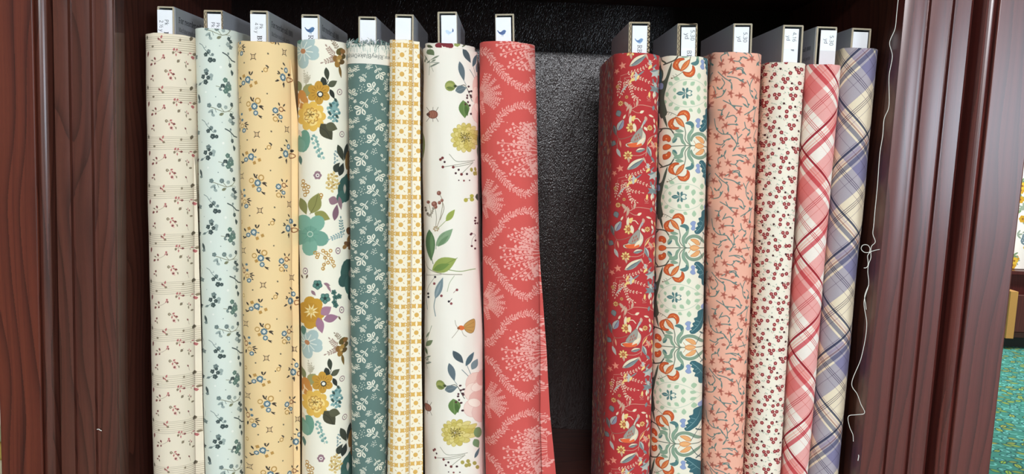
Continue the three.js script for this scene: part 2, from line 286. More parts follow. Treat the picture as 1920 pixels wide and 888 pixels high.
// ------------------------------------------------------------------ fabric prints (flat dye on the cloth, one repeat each)
class Print {
  constructor(b, W, py0, py1, bg, ppm = 3400, px = null) {
    this.b = b; this.W = W; const x = px ?? (b.TL[0] + b.TR[0]) / 2;
    this.h0 = at(x, py0, b.zf).y; this.P = this.h0 - at(x, py1, b.zf).y; this.ppm = ppm;
    this.cw = Math.round(W * ppm); this.ch = Math.round(this.P * ppm); this.ops = []; this.bg = bg; this.k = 0.00063 * ppm; this.ox = this.oy = 0; this.s = 1;
  }
  f(x, y, s) { this.ox = x; this.oy = y; this.s = s; return this; }
  map(x, y) { const [s, h] = this.b.sh(this.ox + x / this.s, this.oy + y / this.s); return [(s / this.W + 0.5) * this.cw, (this.h0 - h) * this.ppm]; }
  put(pts, fill, stroke, lw, open) { this.ops.push({ p: pts.map(([x, y]) => this.map(x, y)), fill, stroke, lw: (lw || 0) / this.s * this.k, open }); return this; }
  blob(x, y, rx, ry, a = 0, c = '#000', st, lw) { const p = []; const A = a * Math.PI / 180; for (let i = 0; i < 14; i++) { const t = i / 14 * 6.2832, u = Math.cos(t) * rx, v = Math.sin(t) * ry; p.push([x + u * Math.cos(A) - v * Math.sin(A), y + u * Math.sin(A) + v * Math.cos(A)]); } return this.put(p, c, st, lw); }
  dot(x, y, r, c) { return this.blob(x, y, r, r, 0, c); }
  ring(x, y, r, lw, c, ry = r) { return this.blob(x, y, r, ry, 0, null, c, lw); }
  leaf(x, y, len, w, a, c, st, lw) { const A = a * Math.PI / 180, p = []; for (let i = 0; i < 16; i++) { const t = i < 8 ? i / 8 : (16 - i) / 8, g = i < 8 ? 1 : -1, u = (t - 0.5) * len, v = g * Math.sin(Math.PI * Math.pow(t, 0.85)) * w / 2; p.push([x + u * Math.cos(A) - v * Math.sin(A), y + u * Math.sin(A) + v * Math.cos(A)]); } return this.put(p, c, st, lw); }
  line(q, lw, c) { const v = []; for (let i = 0; i < q.length; i += 2) v.push(new THREE.Vector3(q[i], q[i + 1], 0)); const pts = v.length > 2 ? new THREE.CatmullRomCurve3(v).getPoints(v.length * 5) : [0, 1, 2, 3, 4].map((i) => v[0].clone().lerp(v[1], i / 4)); return this.put(pts.map((p) => [p.x, p.y]), null, c, lw, true); }
  shape(q, c, st, lw) { const v = []; for (let i = 0; i < q.length; i += 2) v.push(new THREE.Vector3(q[i], q[i + 1], 0)); return this.put(new THREE.CatmullRomCurve3(v, true, 'centripetal').getPoints(v.length * 4).map((p) => [p.x, p.y]), c, st, lw); }
  star(x, y, n, R, r, rot, c) { const p = []; for (let i = 0; i < n * 2; i++) { const a = rot + i * Math.PI / n, q = i % 2 ? r : R; p.push([x + Math.cos(a) * q, y + Math.sin(a) * q]); } return this.put(p, c); }
  petals(x, y, n, R, w, c, rot = 0, st, lw, sq = 1) { for (let i = 0; i < n; i++) { const a = rot + i * 6.2832 / n; this.leafAt(x, y, x + Math.cos(a) * R * sq, y + Math.sin(a) * R, w, c, st, lw); } return this; }
  leafAt(x0, y0, x1, y1, w, c, st, lw) { const L = Math.hypot(x1 - x0, y1 - y0) || 1, ux = (x1 - x0) / L, uy = (y1 - y0) / L, p = []; for (let i = 0; i < 16; i++) { const t = i < 8 ? i / 8 : (16 - i) / 8, g = i < 8 ? 1 : -1, v = g * Math.sin(Math.PI * Math.pow(t, 1.5)) * w / 2; p.push([x0 + ux * L * t - uy * v, y0 + uy * L * t + ux * v]); } return this.put(p, c, st, lw); }
  // a stem with pairs of small leaves along it and one at its tip
  sprig(q, n, len, w, c, sc, lw = 2, from = 0.15, spread = 50) {
    this.line(q, lw, sc); const v = []; for (let i = 0; i < q.length; i += 2) v.push(new THREE.Vector3(q[i], q[i + 1], 0));
    const cv = new THREE.CatmullRomCurve3(v);
    for (let i = 0; i < n; i++) { const t = from + (1 - from) * i / n, p = cv.getPoint(t), d = cv.getTangent(t), a = Math.atan2(d.y, d.x), k = len * (1 - 0.25 * i / n); for (const g of [-1, 1]) { const A = a + g * spread * Math.PI / 180; this.leafAt(p.x, p.y, p.x + Math.cos(A) * k, p.y + Math.sin(A) * k, w, c); } }
    const e = cv.getPoint(1), d = cv.getTangent(1), a = Math.atan2(d.y, d.x); return this.leafAt(e.x, e.y, e.x + Math.cos(a) * len, e.y + Math.sin(a) * len, w, c);
  }
  canvas() {
    const c = document.createElement('canvas'); c.width = this.cw; c.height = this.ch; const g = c.getContext('2d');
    g.fillStyle = css(this.bg); g.fillRect(0, 0, this.cw, this.ch); g.lineJoin = g.lineCap = 'round';
    for (const o of this.ops) {
      let x0 = 1e9, x1 = -1e9, y0 = 1e9, y1 = -1e9; for (const [x, y] of o.p) { x0 = Math.min(x0, x); x1 = Math.max(x1, x); y0 = Math.min(y0, y); y1 = Math.max(y1, y); }
      for (let i = -2; i <= 2; i++) for (let j = -1; j <= 1; j++) {
        const dx = j * this.cw, dy = i * this.ch; if (x1 + dx < -9 || x0 + dx > this.cw + 9 || y1 + dy < -9 || y0 + dy > this.ch + 9) continue;
        g.beginPath(); o.p.forEach(([x, y], n) => n ? g.lineTo(x + dx, y + dy) : g.moveTo(x + dx, y + dy)); if (!o.open) g.closePath();
        if (o.fill) { g.fillStyle = css(o.fill); g.fill(); } if (o.stroke) { g.strokeStyle = css(o.stroke); g.lineWidth = Math.max(0.8, o.lw); g.stroke(); }
      }
    }
    return c;
  }
  material() { return clothMaterial(canvasTex(this.canvas())); }
}
const UNDYED = new THREE.Color().setRGB(1, 0.95, 0.905);
function clothMaterial(map, rough = 0.92, tint = UNDYED) { return new THREE.MeshPhysicalMaterial({ map, color: tint, roughness: rough, sheen: 0.12, sheenRoughness: 0.6, sheenColor: new THREE.Color(1, 1, 1), side: THREE.DoubleSide }); }
const B = [null,
  { n: 1, TL: [270, 72], TR: [367, 72], BL: [287, 888], BR: [372, 888], topx: 318, top: 64 },
  { n: 2, TL: [366, 60], TR: [447, 64], BL: [386, 888], BR: [459, 888], topx: 408, top: 54, zf: -0.006, skew: -0.014 },
  { n: 3, TL: [443, 88], TR: [549, 92], BL: [457, 888], BR: [556, 888], topx: 496, top: 78, skew: -0.03 },
  { n: 4, TL: [555, 84], TR: [651, 92], BL: [565, 888], BR: [659, 888], topx: 602, top: 75 },
  { n: 5, TL: [653, 118], TR: [733, 118], BL: [660, 888], BR: [725, 888], topx: 690, top: 84 },
  { n: 6, TL: [732, 85], TR: [781, 85], BL: [727, 888], BR: [774, 888], topx: 760, top: 75 },
  { n: 7, TL: [789, 100], TR: [893, 100], BL: [795, 888], BR: [907, 888], topx: 841, top: 90, amp: 0.0026, skew: 0.0486 },
  { n: 8, TL: [897, 90], TR: [1006, 95], BL: [911, 888], BR: [1018, 888], topx: 950, top: 78, amp: 0.0015 },
  { n: 9, TL: [1151, 110], TR: [1238, 108], BL: [1132, 888], BR: [1219, 888], topx: 1195, top: 99 },
  { n: 10, TL: [1239, 115], TR: [1330, 115], BL: [1220, 888], BR: [1316, 888], topx: 1285, top: 106, skew: 0.031 },
  { n: 11, TL: [1334, 105], TR: [1430, 107], BL: [1318, 888], BR: [1392, 888], topx: 1383, top: 98 },
  { n: 12, TL: [1433, 125], TR: [1507, 125], BL: [1394, 888], BR: [1461, 888], topx: 1470, top: 117, amp: 0.0014 },
  { n: 13, TL: [1509, 130], TR: [1573, 130], BL: [1463, 888], BR: [1510, 888], topx: 1542, top: 121 },
  { n: 14, TL: [1576, 97], TR: [1643, 99], BL: [1513, 888], BR: [1567, 888], topx: 1610, top: 90 },
].map((o) => o && new Bolt(o));

function print1() {   // cream cloth, fine stripes and small rose sprigs
  const p = new Print(B[1], 0.104, 257, 349, [236, 224, 205]).f(265, 255, 7.4), ro = [182, 104, 104], dk = [128, 70, 66], gr = [136, 120, 98], ol = [104, 92, 74];
  for (const y of [12, 36, 66, 96, 126, 155, 183]) p.line([-160, y, 60, y, 200, y + 3, 420, y - 2, 640, y + 3, 760, y, 1000, y], 4.6, [176, 160, 138]);
  const L = (x, y, len, w, a, c) => p.leaf(x, y, len, w, a, c), st = (...q) => p.line(q, 4, [160, 134, 116]);
  st(495, 205, 470, 175); st(495, 205, 515, 175); st(495, 205, 560, 220); st(495, 205, 500, 270); st(495, 205, 455, 230);
  L(472, 178, 44, 30, -60, ro); L(512, 180, 38, 26, -80, ro); L(460, 225, 44, 34, 110, gr); L(500, 252, 40, 20, 90, ro); L(562, 217, 44, 30, 0, dk); L(530, 212, 24, 12, 10, ro);
  st(150, 325, 195, 345, 240, 345, 300, 310); L(210, 308, 46, 24, 70, dk); L(162, 384, 44, 28, 120, dk); L(210, 375, 34, 22, 110, dk); L(175, 330, 30, 14, 30, ol);
  L(325, 266, 36, 28, 80, ro); L(335, 298, 36, 24, 90, dk); L(310, 295, 40, 14, 120, ro);
  p.leaf(530, 336, 46, 34, 130, gr, ol, 4); st(540, 325, 560, 310);
  st(620, 345, 680, 368, 700, 360); L(664, 338, 36, 22, -70, ro); L(706, 360, 40, 30, 0, dk); L(656, 396, 56, 38, 70, gr); L(632, 348, 26, 14, 30, ol);
  p.dot(736, 440, 13, gr); L(715, 236, 26, 24, 0, dk); L(757, 270, 50, 24, 80, ro); L(768, 222, 46, 24, 100, gr); L(740, 215, 28, 16, 20, ro);
  p.dot(425, 565, 26, [226, 190, 178]); L(360, 475, 48, 44, 0, gr, ol, 4); p.dot(362, 474, 9, [200, 186, 160]);
  L(420, 466, 42, 26, -20, ro); L(465, 515, 44, 30, 10, dk); L(425, 572, 36, 32, 90, dk); L(396, 520, 44, 22, 100, ro); L(490, 570, 40, 18, 80, gr); L(435, 500, 40, 20, 40, ro); L(440, 590, 40, 14, 30, [222, 170, 164]); st(375, 480, 420, 500, 480, 560);
  L(180, 538, 36, 24, -80, dk); L(160, 580, 26, 22, 0, dk); L(186, 600, 36, 16, 70, gr); st(172, 570, 190, 590);
  L(635, 573, 44, 24, 40, dk); st(645, 590, 678, 640); L(115, 240, 80, 22, 95, dk); L(112, 690, 60, 22, 85, ol);
  L(258, 40, 40, 22, -110, dk); L(300, 12, 50, 26, -70, ro); L(310, 85, 42, 34, 20, gr); L(285, 60, 60, 16, 50, ro); L(558, 48, 40, 30, 100, gr); p.dot(180, 140, 15, gr); L(745, 20, 66, 26, 100, ol);
  L(820, 150, 40, 20, 60, ro); L(850, 420, 40, 20, 20, dk); L(20, 500, 40, 20, 60, ro); L(10, 300, 40, 20, 120, dk);
  return p;
}
function print2() {   // pale blue-grey cloth with slate blossom twigs
  const p = new Print(B[2], 0.1, 330, 468.5, [221, 230, 224]).f(360, 330, 5.22), sl = [112, 128, 128], dk = [66, 80, 80], ol = [124, 126, 100], pl = [156, 170, 168], te = [96, 124, 116];
  const bl = (x, y, r, c) => { for (let i = 0; i < 5; i++) p.blob(x + Math.cos(i * 1.257 + x) * r * 0.55, y + Math.sin(i * 1.257 + x) * r * 0.55, r * 0.5, r * 0.36, i * 72 + x * 57, c); p.blob(x + r * 0.12, y - r * 0.1, r * 0.34, r * 0.26, x * 31, c); p.blob(x - r * 0.2, y + r * 0.1, r * 0.16, r * 0.1, 40, [176, 190, 184]); };
  p.line([175, 55, 230, 68, 290, 90, 340, 105, 400, 85, 445, 40], 6, ol); p.line([340, 105, 315, 75, 295, 50], 5, ol); p.line([250, 80, 262, 110], 5, sl); p.leaf(315, 128, 52, 28, -25, ol); p.line([370, 98, 430, 96], 4, ol);
  bl(190, 45, 24, sl); bl(292, 46, 26, sl); bl(356, 60, 20, pl); p.blob(205, 100, 30, 12, 150, pl); p.blob(230, 138, 20, 14, 30, pl); p.blob(222, 112, 16, 9, 80, sl); bl(425, 30, 22, dk);
  bl(415, 130, 22, dk); bl(440, 152, 20, dk); bl(405, 185, 26, pl); bl(438, 205, 24, sl); p.line([445, 100, 425, 150, 440, 210], 4, dk);
  p.line([115, 180, 145, 200, 165, 232, 195, 265, 235, 305], 6, sl); p.line([165, 225, 185, 222, 182, 208], 4, sl); bl(182, 290, 22, dk); bl(212, 262, 22, sl); bl(228, 342, 28, dk); bl(266, 344, 20, dk); bl(250, 292, 16, sl); p.leaf(205, 275, 40, 16, 40, dk);
  p.line([350, 267, 400, 290, 435, 312, 470, 335], 11, dk); bl(430, 375, 22, dk); bl(408, 270, 14, sl); p.line([415, 300, 430, 370], 4, sl); p.leaf(452, 440, 60, 24, 80, dk);
  p.line([100, 570, 150, 542, 185, 510, 188, 460], 5, sl); bl(186, 446, 28, sl); bl(155, 496, 24, dk); bl(180, 548, 26, dk); bl(236, 490, 24, pl); p.blob(192, 500, 22, 26, 0, [232, 238, 232]); bl(206, 508, 22, dk); bl(190, 470, 18, dk); p.leaf(120, 560, 40, 22, -30, sl); bl(236, 520, 16, pl);
  p.line([285, 585, 315, 590, 350, 600], 5, ol); bl(375, 522, 26, te); bl(352, 582, 26, dk); bl(410, 582, 42, te); bl(380, 622, 30, te); bl(416, 655, 24, sl); bl(330, 610, 20, sl); p.blob(350, 605, 16, 12, 0, [226, 232, 224]); bl(412, 548, 22, sl);
  bl(330, 405, 13, [243, 246, 242]); bl(180, 642, 10, [243, 246, 242]); p.dot(320, 207, 5, pl); p.dot(281, 686, 5, sl); p.dot(116, 395, 4, pl); p.leaf(108, 690, 80, 22, 75, dk); bl(110, 725, 16, sl); bl(70, 300, 24, sl); bl(60, 560, 24, dk); p.line([40, 140, 70, 200, 60, 300], 6, sl);
  return p;
}
function print3() {   // warm yellow cloth with blue ringed flowers
  const p = new Print(B[3], 0.116, 370, 510, [243, 213, 163]).f(440, 370, 5.22), br = [62, 52, 46], bl = [98, 124, 140], go = [190, 144, 78], rb = [150, 92, 56], wh = [246, 240, 224];
  const hash = (x, y, w = 46, h = 46) => { for (const g of [-1, 1]) { p.line([x - w * 0.62, y + g * h * 0.62, x - w * 0.3, y + g * h * 0.4, x + w * 0.3, y + g * h * 0.4, x + w * 0.62, y + g * h * 0.62], 6, [98, 72, 56]); p.line([x + g * w * 0.55, y - h * 0.6, x + g * w * 0.36, y - h * 0.3, x + g * w * 0.36, y + h * 0.3, x + g * w * 0.55, y + h * 0.6], 6, [98, 72, 56]); } p.dot(x, y, 3.5, br); };
  const fl = (x, y, r, sx = 1) => { for (let i = 0; i < 8; i++) p.blob(x + Math.cos(i * 0.785) * r * 0.7 * sx, y + Math.sin(i * 0.785) * r * 0.7, r * 0.36 * sx, r * 0.36, 0, bl); p.blob(x, y, r * 0.8 * sx, r * 0.8, 0, bl); p.blob(x, y, r * 0.46 * sx, r * 0.46, 0, wh); p.blob(x, y, r * 0.14 * sx, r * 0.14, 0, bl); };
  const rg = (x, y, r, c = go, sx = 1) => p.ring(x, y, r * sx, r * 0.42, c, r), lf = (x, y, l, w, a) => p.leaf(x, y, l, w, a, br), sq = (x, y, c = go) => p.star(x, y, 4, 21, 15, 0.4, c);
  hash(245, 128); hash(543, 65, 34); hash(83, 520, 34);
  fl(185, 340, 32); fl(132, 366, 22); lf(208, 288, 40, 14, 55); lf(230, 284, 46, 14, 120); lf(206, 272, 24, 12, 20); lf(100, 318, 42, 15, 60); lf(100, 392, 40, 13, 150); lf(88, 385, 24, 12, 40); sq(139, 303); sq(220, 400); sq(272, 373); p.leaf(232, 345, 24, 13, 10, bl); p.leaf(200, 372, 24, 12, 110, bl);
  fl(255, 594, 34); rg(290, 543, 25); rg(190, 570, 21); fl(268, 657, 25); lf(222, 520, 42, 16, 60); lf(236, 540, 44, 14, 30); lf(244, 525, 30, 12, 110); lf(328, 592, 46, 13, 10); lf(334, 612, 46, 13, 50); lf(316, 602, 44, 14, 35); lf(312, 692, 56, 13, 40); lf(320, 688, 36, 10, 10); sq(210, 622);
  fl(460, 622, 28); rg(513, 604, 20, rb); fl(508, 676, 20); rg(460, 703, 20); lf(494, 560, 36, 14, 70); lf(541, 560, 40, 12, 120); lf(545, 606, 26, 12, 20); lf(440, 664, 26, 11, 160); lf(480, 662, 24, 12, 60); lf(492, 653, 22, 10, 130); lf(489, 718, 30, 12, 110); lf(514, 716, 26, 11, 60);
  fl(530, 300, 36, 0.8); fl(560, 228, 26, 0.7); rg(580, 312, 22, rb, 0.6); lf(540, 175, 40, 14, 50); lf(520, 222, 26, 12, 20); lf(492, 262, 40, 14, 50); lf(486, 275, 26, 10, 10); lf(476, 342, 44, 14, -20); lf(484, 335, 30, 10, 20); lf(540, 370, 56, 13, 90); lf(534, 360, 34, 10, 120); lf(584, 265, 30, 11, 90);
  rg(368, 250, 18); lf(337, 267, 16, 14, 0); lf(384, 215, 40, 13, 30); lf(390, 228, 28, 10, 100);
  for (const [x, y] of [[145, 178], [390, 95], [383, 472], [423, 825], [60, 440]]) p.dot(x, y, 7, [104, 92, 76]);
  rg(86, 715, 24, rb, 0.55); rg(118, 768, 18); fl(137, 813, 22); p.dot(112, 656, 12, bl); p.dot(118, 712, 13, bl); lf(160, 745, 44, 12, -20); lf(172, 762, 48, 12, 10); lf(160, 778, 40, 12, 40); lf(72, 665, 50, 13, 70); lf(86, 795, 44, 14, 95); lf(172, 802, 26, 11, 30); rg(64, 240, 16, go, 0.5);
  return p;
}
function print4() {   // ivory cloth with a large mixed bouquet
  const p = new Print(B[4], 0.108, 90, 639, [247, 241, 226], 3000), lb = [178, 198, 198], br = [142, 100, 52], oc = [200, 150, 58], ye = [232, 186, 88], ly = [247, 218, 142], ol = [160, 156, 104], dk = [62, 66, 54], te = [112, 158, 140], dt = [58, 92, 86], mv = [152, 116, 128];
  const blob5 = (x, y, R, w, c, rot, n = 5) => p.petals(x, y, n, R, w, c, rot);
  p.f(550, 60, 3.29);
  for (let i = 0; i < 5; i++) { const a = -2.2 + i * 1.257; p.blob(60 + Math.cos(a) * 58, 118 + Math.sin(a) * 62, 46, 36, a * 57.3, lb); }
  p.blob(125, 110, 34, 28, 20, lb); for (let i = 0; i < 10; i++) { const a = i * 0.628; p.line([60 + Math.cos(a) * 20, 118 + Math.sin(a) * 20, 60 + Math.cos(a + 0.1) * 60, 118 + Math.sin(a + 0.1) * 62], 6, [232, 236, 228]); } p.dot(60, 118, 16, [190, 132, 92]);
  p.sprig([265, 165, 235, 170, 190, 185], 5, 26, 9, [170, 140, 128], [150, 120, 106], 3); p.sprig([265, 150, 235, 125, 212, 95], 5, 26, 9, [170, 140, 128], [150, 120, 106], 3); p.sprig([275, 110, 262, 80, 245, 62], 4, 20, 8, [150, 130, 110], [140, 120, 100], 3);
  for (const [x, y, r, c] of [[262, 165, 22, br], [275, 195, 24, [160, 118, 56]], [290, 120, 26, [100, 84, 40]], [305, 150, 24, [84, 72, 38]], [285, 160, 20, [176, 136, 72]], [310, 120, 18, br], [302, 185, 20, [96, 74, 40]]]) p.blob(x, y, r, r * 0.8, x * 3, c); p.dot(283, 178, 9, [214, 180, 120]); p.dot(302, 140, 7, [190, 150, 120]); p.leaf(292, 245, 80, 18, 80, [120, 92, 44]);
  for (const [x, y] of [[68, 250], [86, 262], [98, 280]]) p.sprig([78, 340, (78 + x) / 2, 300, x, y], 5, 18, 6, [196, 186, 164], [186, 172, 150], 3, 0.3, 35);
  p.leaf(207, 258, 82, 32, 82, dk); p.leaf(188, 308, 66, 38, 75, [50, 54, 46]); p.leaf(243, 318, 66, 40, -30, [88, 90, 72]); p.leaf(240, 382, 66, 28, 65, [46, 48, 42]); p.line([190, 340, 205, 320, 216, 300], 4, dk); p.line([205, 320, 225, 330], 4, dk);
  p.leaf(88, 362, 100, 66, 120, ol); p.leaf(30, 335, 80, 46, 70, [132, 138, 98]); p.blob(255, 460, 20, 44, 20, [132, 166, 164]);
  for (let i = 0; i < 26; i++) { const a = i * 2.4, r = 9 * Math.sqrt(i); p.blob(250 + Math.cos(a) * r * 0.85, 490 + Math.sin(a) * r * 1.5, 11, 8, i * 47, i % 3 ? [136, 172, 172] : [92, 134, 138]); } for (const [x, y] of [[232, 452], [262, 420], [225, 500], [270, 520]]) p.leaf(x, y, 30, 16, 60, [58, 78, 74]);
  for (let i = 0; i < 6; i++) { const a = 0.5 + i * 1.047; p.blob(158 + Math.cos(a) * 42, 375 + Math.sin(a) * 42, 32, 26, a * 57.3, oc); } for (let i = 0; i < 14; i++) { const a = i * 0.449; p.line([158 + Math.cos(a) * 26, 375 + Math.sin(a) * 26, 158 + Math.cos(a) * 46, 375 + Math.sin(a) * 46], 3, [150, 106, 40]); } p.dot(166, 384, 19, [50, 46, 36]); p.dot(166, 384, 12, [240, 236, 224]);
  for (const [x, y] of [[30, 400], [55, 385], [70, 420], [48, 450], [25, 440]]) p.blob(x, y, 30, 22, x, [208, 142, 70]); for (const [x, y, a] of [[40, 425, 80], [55, 435, 30], [35, 455, 100]]) p.leaf(x, y, 36, 8, a, [248, 226, 196]);
  for (let i = 0; i < 9; i++) { const a = i * 0.698; p.blob(112 + Math.cos(a) * 58, 520 + Math.sin(a) * 62, 32, 28, a * 57, ye); } p.blob(112, 518, 60, 60, 0, ye);
  for (let i = 0; i < 14; i++) { const a = i * 2.4, r = 14 + 3.6 * i; p.blob(112 + Math.cos(a) * r * 0.8, 520 + Math.sin(a) * r * 0.85, 25, 13, a * 57 + 90, i % 2 ? ly : [242, 202, 112]); } for (let i = 0; i < 9; i++) { const a = i * 0.7 + 0.2; p.line([112 + Math.cos(a) * 30, 516 + Math.sin(a) * 30, 112 + Math.cos(a + 0.35) * 46, 516 + Math.sin(a + 0.35) * 48, 112 + Math.cos(a + 0.7) * 38, 516 + Math.sin(a + 0.7) * 44], 5, [184, 128, 56]); } for (let i = 0; i < 7; i++) p.line([106, 510, 106 + Math.cos(i) * 24, 510 + Math.sin(i) * 20], 4, [126, 92, 44]);
  p.leaf(205, 615, 122, 80, 55, [74, 72, 54]); p.leaf(236, 585, 80, 56, 20, [92, 92, 70]); p.line([165, 585, 205, 615, 228, 662], 3, [50, 52, 42]);
  p.blob(64, 672, 40, 70, 8, te); p.blob(45, 700, 30, 40, 0, [124, 166, 150]); p.leaf(40, 625, 50, 20, 70, [230, 214, 196]); p.leaf(42, 790, 60, 24, 80, [82, 118, 112]);
  for (let i = 0; i < 16; i++) p.blob(125 + i * 3 + 16 * Math.sin(i * 2.2), 640 + i * 9, 10, 8, i * 40, i % 2 ? [160, 192, 184] : [120, 160, 156]); p.line([130, 630, 150, 690, 172, 785], 3, [120, 160, 150]);
  for (const [x, y] of [[287, 370], [303, 630], [148, 876]]) { p.ring(x, y, 15, 6, [168, 140, 140], 17); p.dot(x, y, 4, [110, 90, 96]); }
  for (let i = 0; i < 10; i++) p.blob(262 + 10 * Math.sin(i * 2), 735 + i * 8, 7, 5, i * 50, [140, 158, 160]);
  p.leaf(295, 745, 110, 40, 68, dk); p.leaf(330, 740, 110, 26, 100, [52, 58, 52]); p.leaf(272, 835, 70, 50, -60, [56, 62, 54]); p.leaf(302, 830, 50, 30, 60, [236, 230, 214]); p.blob(345, 790, 18, 60, 5, [150, 112, 60]);
  p.f(550, 310, 2.69);
  p.petals(122, 50, 6, 22, 18, mv); p.dot(122, 50, 10, [240, 230, 226]); p.dot(122, 50, 4, [100, 80, 90]);
  p.leaf(245, 20, 70, 34, -70, [44, 50, 46]); p.blob(265, 120, 40, 66, 5, dt); p.blob(245, 160, 26, 34, 20, [66, 104, 96]); p.blob(285, 80, 24, 40, -10, dt); p.leaf(264, 118, 50, 16, 90, [196, 186, 172]); p.blob(290, 40, 12, 40, 0, br);
  for (let i = 0; i < 24; i++) { const a = i * 2.4, r = 8.2 * Math.sqrt(i); p.blob(198 + Math.cos(a) * r * 0.85, 85 + Math.sin(a) * r * 1.25, 9, 6, i * 50, i % 3 ? [222, 196, 134] : [190, 156, 92]); }
  for (const [x, y] of [[50, 80], [62, 100], [76, 108], [55, 120], [72, 132], [60, 148], [140, 150], [135, 162], [48, 100]]) { p.ring(x, y, 8, 5, [188, 138, 62]); }
  p.leaf(110, 190, 110, 68, -70, [146, 144, 84]); p.leaf(146, 255, 86, 50, 22, [148, 146, 82]); p.leaf(52, 205, 90, 40, 70, [136, 138, 84]); p.line([85, 245, 110, 200, 122, 150], 3, [110, 108, 60]);
  p.leaf(203, 178, 52, 44, 20, mv); p.leaf(215, 237, 84, 32, -80, [132, 96, 112]); p.leaf(238, 190, 70, 22, 80, [150, 116, 126]);
  for (let i = 0; i < 5; i++) { const a = -0.9 + i * 1.257; p.blob(86 + Math.cos(a) * 52, 345 + Math.sin(a) * 66, 44, 38, a * 57, i % 2 ? [116, 162, 146] : [128, 174, 156]); } p.blob(86, 345, 40, 40, 0, [116, 164, 146]); p.ring(86, 346, 13, 4, [206, 222, 206]); for (let i = 0; i < 8; i++) p.line([86 + Math.cos(i * 0.8) * 16, 346 + Math.sin(i * 0.8) * 16, 86 + Math.cos(i * 0.8) * 40, 346 + Math.sin(i * 0.8) * 44], 2, [98, 144, 130]);
  for (const [x, y] of [[110, 440], [125, 450], [150, 430], [165, 440], [178, 452], [160, 465], [190, 470], [200, 485], [175, 490], [155, 500], [205, 505], [150, 520], [120, 462], [188, 430]]) p.ring(x, y, 7, 5, [194, 146, 72]); p.line([110, 430, 160, 460, 150, 530], 2, [170, 130, 70]); p.line([160, 455, 205, 520], 2, [170, 130, 70]);
  for (const [x, y] of [[226, 430], [62, 532], [246, 728]]) { p.ring(x, y, 11, 5, mv, 15); p.dot(x, y, 3.5, [96, 80, 90]); } p.leaf(45, 560, 24, 9, 60, [110, 90, 70]); p.leaf(70, 560, 24, 9, 110, [110, 90, 70]); p.leaf(235, 770, 24, 9, 60, [110, 90, 70]);
  p.sprig([262, 345, 225, 355, 188, 370], 5, 20, 8, [140, 168, 172], [110, 140, 144], 2.5); p.sprig([258, 350, 245, 310, 242, 272], 5, 18, 8, [110, 140, 144], [96, 126, 130], 2.5);
  for (const [x, y, r] of [[285, 330, 20], [292, 370, 24], [275, 395, 18], [300, 410, 22], [262, 410, 14]]) p.blob(x, y, r * 0.7, r, x * 5, x % 2 ? [116, 82, 48] : [150, 110, 60]); p.blob(275, 540, 36, 70, 4, dt); p.blob(255, 580, 26, 34, 20, [54, 86, 82]); p.blob(285, 600, 24, 50, 0, [64, 100, 94]); p.leaf(288, 545, 50, 12, 90, [140, 140, 132]); p.leaf(292, 660, 60, 26, 85, [60, 82, 80]);
  for (const [x, y, R] of [[122, 601, 25], [160, 670, 28]]) { p.petals(x, y, 5, R, 22, [92, 136, 126], 0.3, [40, 70, 66], 2); p.dot(x, y, 8, [40, 60, 58]); } for (const [x, y] of [[205, 640], [212, 665], [208, 690], [215, 705], [232, 660]]) p.petals(x, y, 5, 14, 10, [80, 122, 114], x, [44, 74, 70], 2);
  p.leaf(170, 600, 36, 15, 20, mv); p.leaf(180, 620, 40, 13, 60, mv); p.leaf(102, 643, 34, 16, 50, mv); p.line([160, 600, 190, 640], 2, mv);
  for (let i = 0; i < 7; i++) { const a = i * 0.9; p.blob(92 + Math.cos(a) * 42, 742 + Math.sin(a) * 56, 28, 30, a * 57, [204, 152, 52]); } p.blob(92, 742, 40, 50, 0, [198, 144, 48]); p.star(90, 735, 9, 40, 16, 0.2, [248, 226, 168]); p.star(90, 735, 7, 20, 8, 0, [226, 184, 96]);
  p.leaf(165, 732, 66, 46, -35, [170, 126, 148]); p.leaf(190, 770, 78, 42, -12, [160, 116, 140]); p.leaf(135, 806, 84, 42, 75, [166, 122, 146]); p.leaf(50, 830, 50, 30, 80, [90, 130, 120]);
  return p;
}
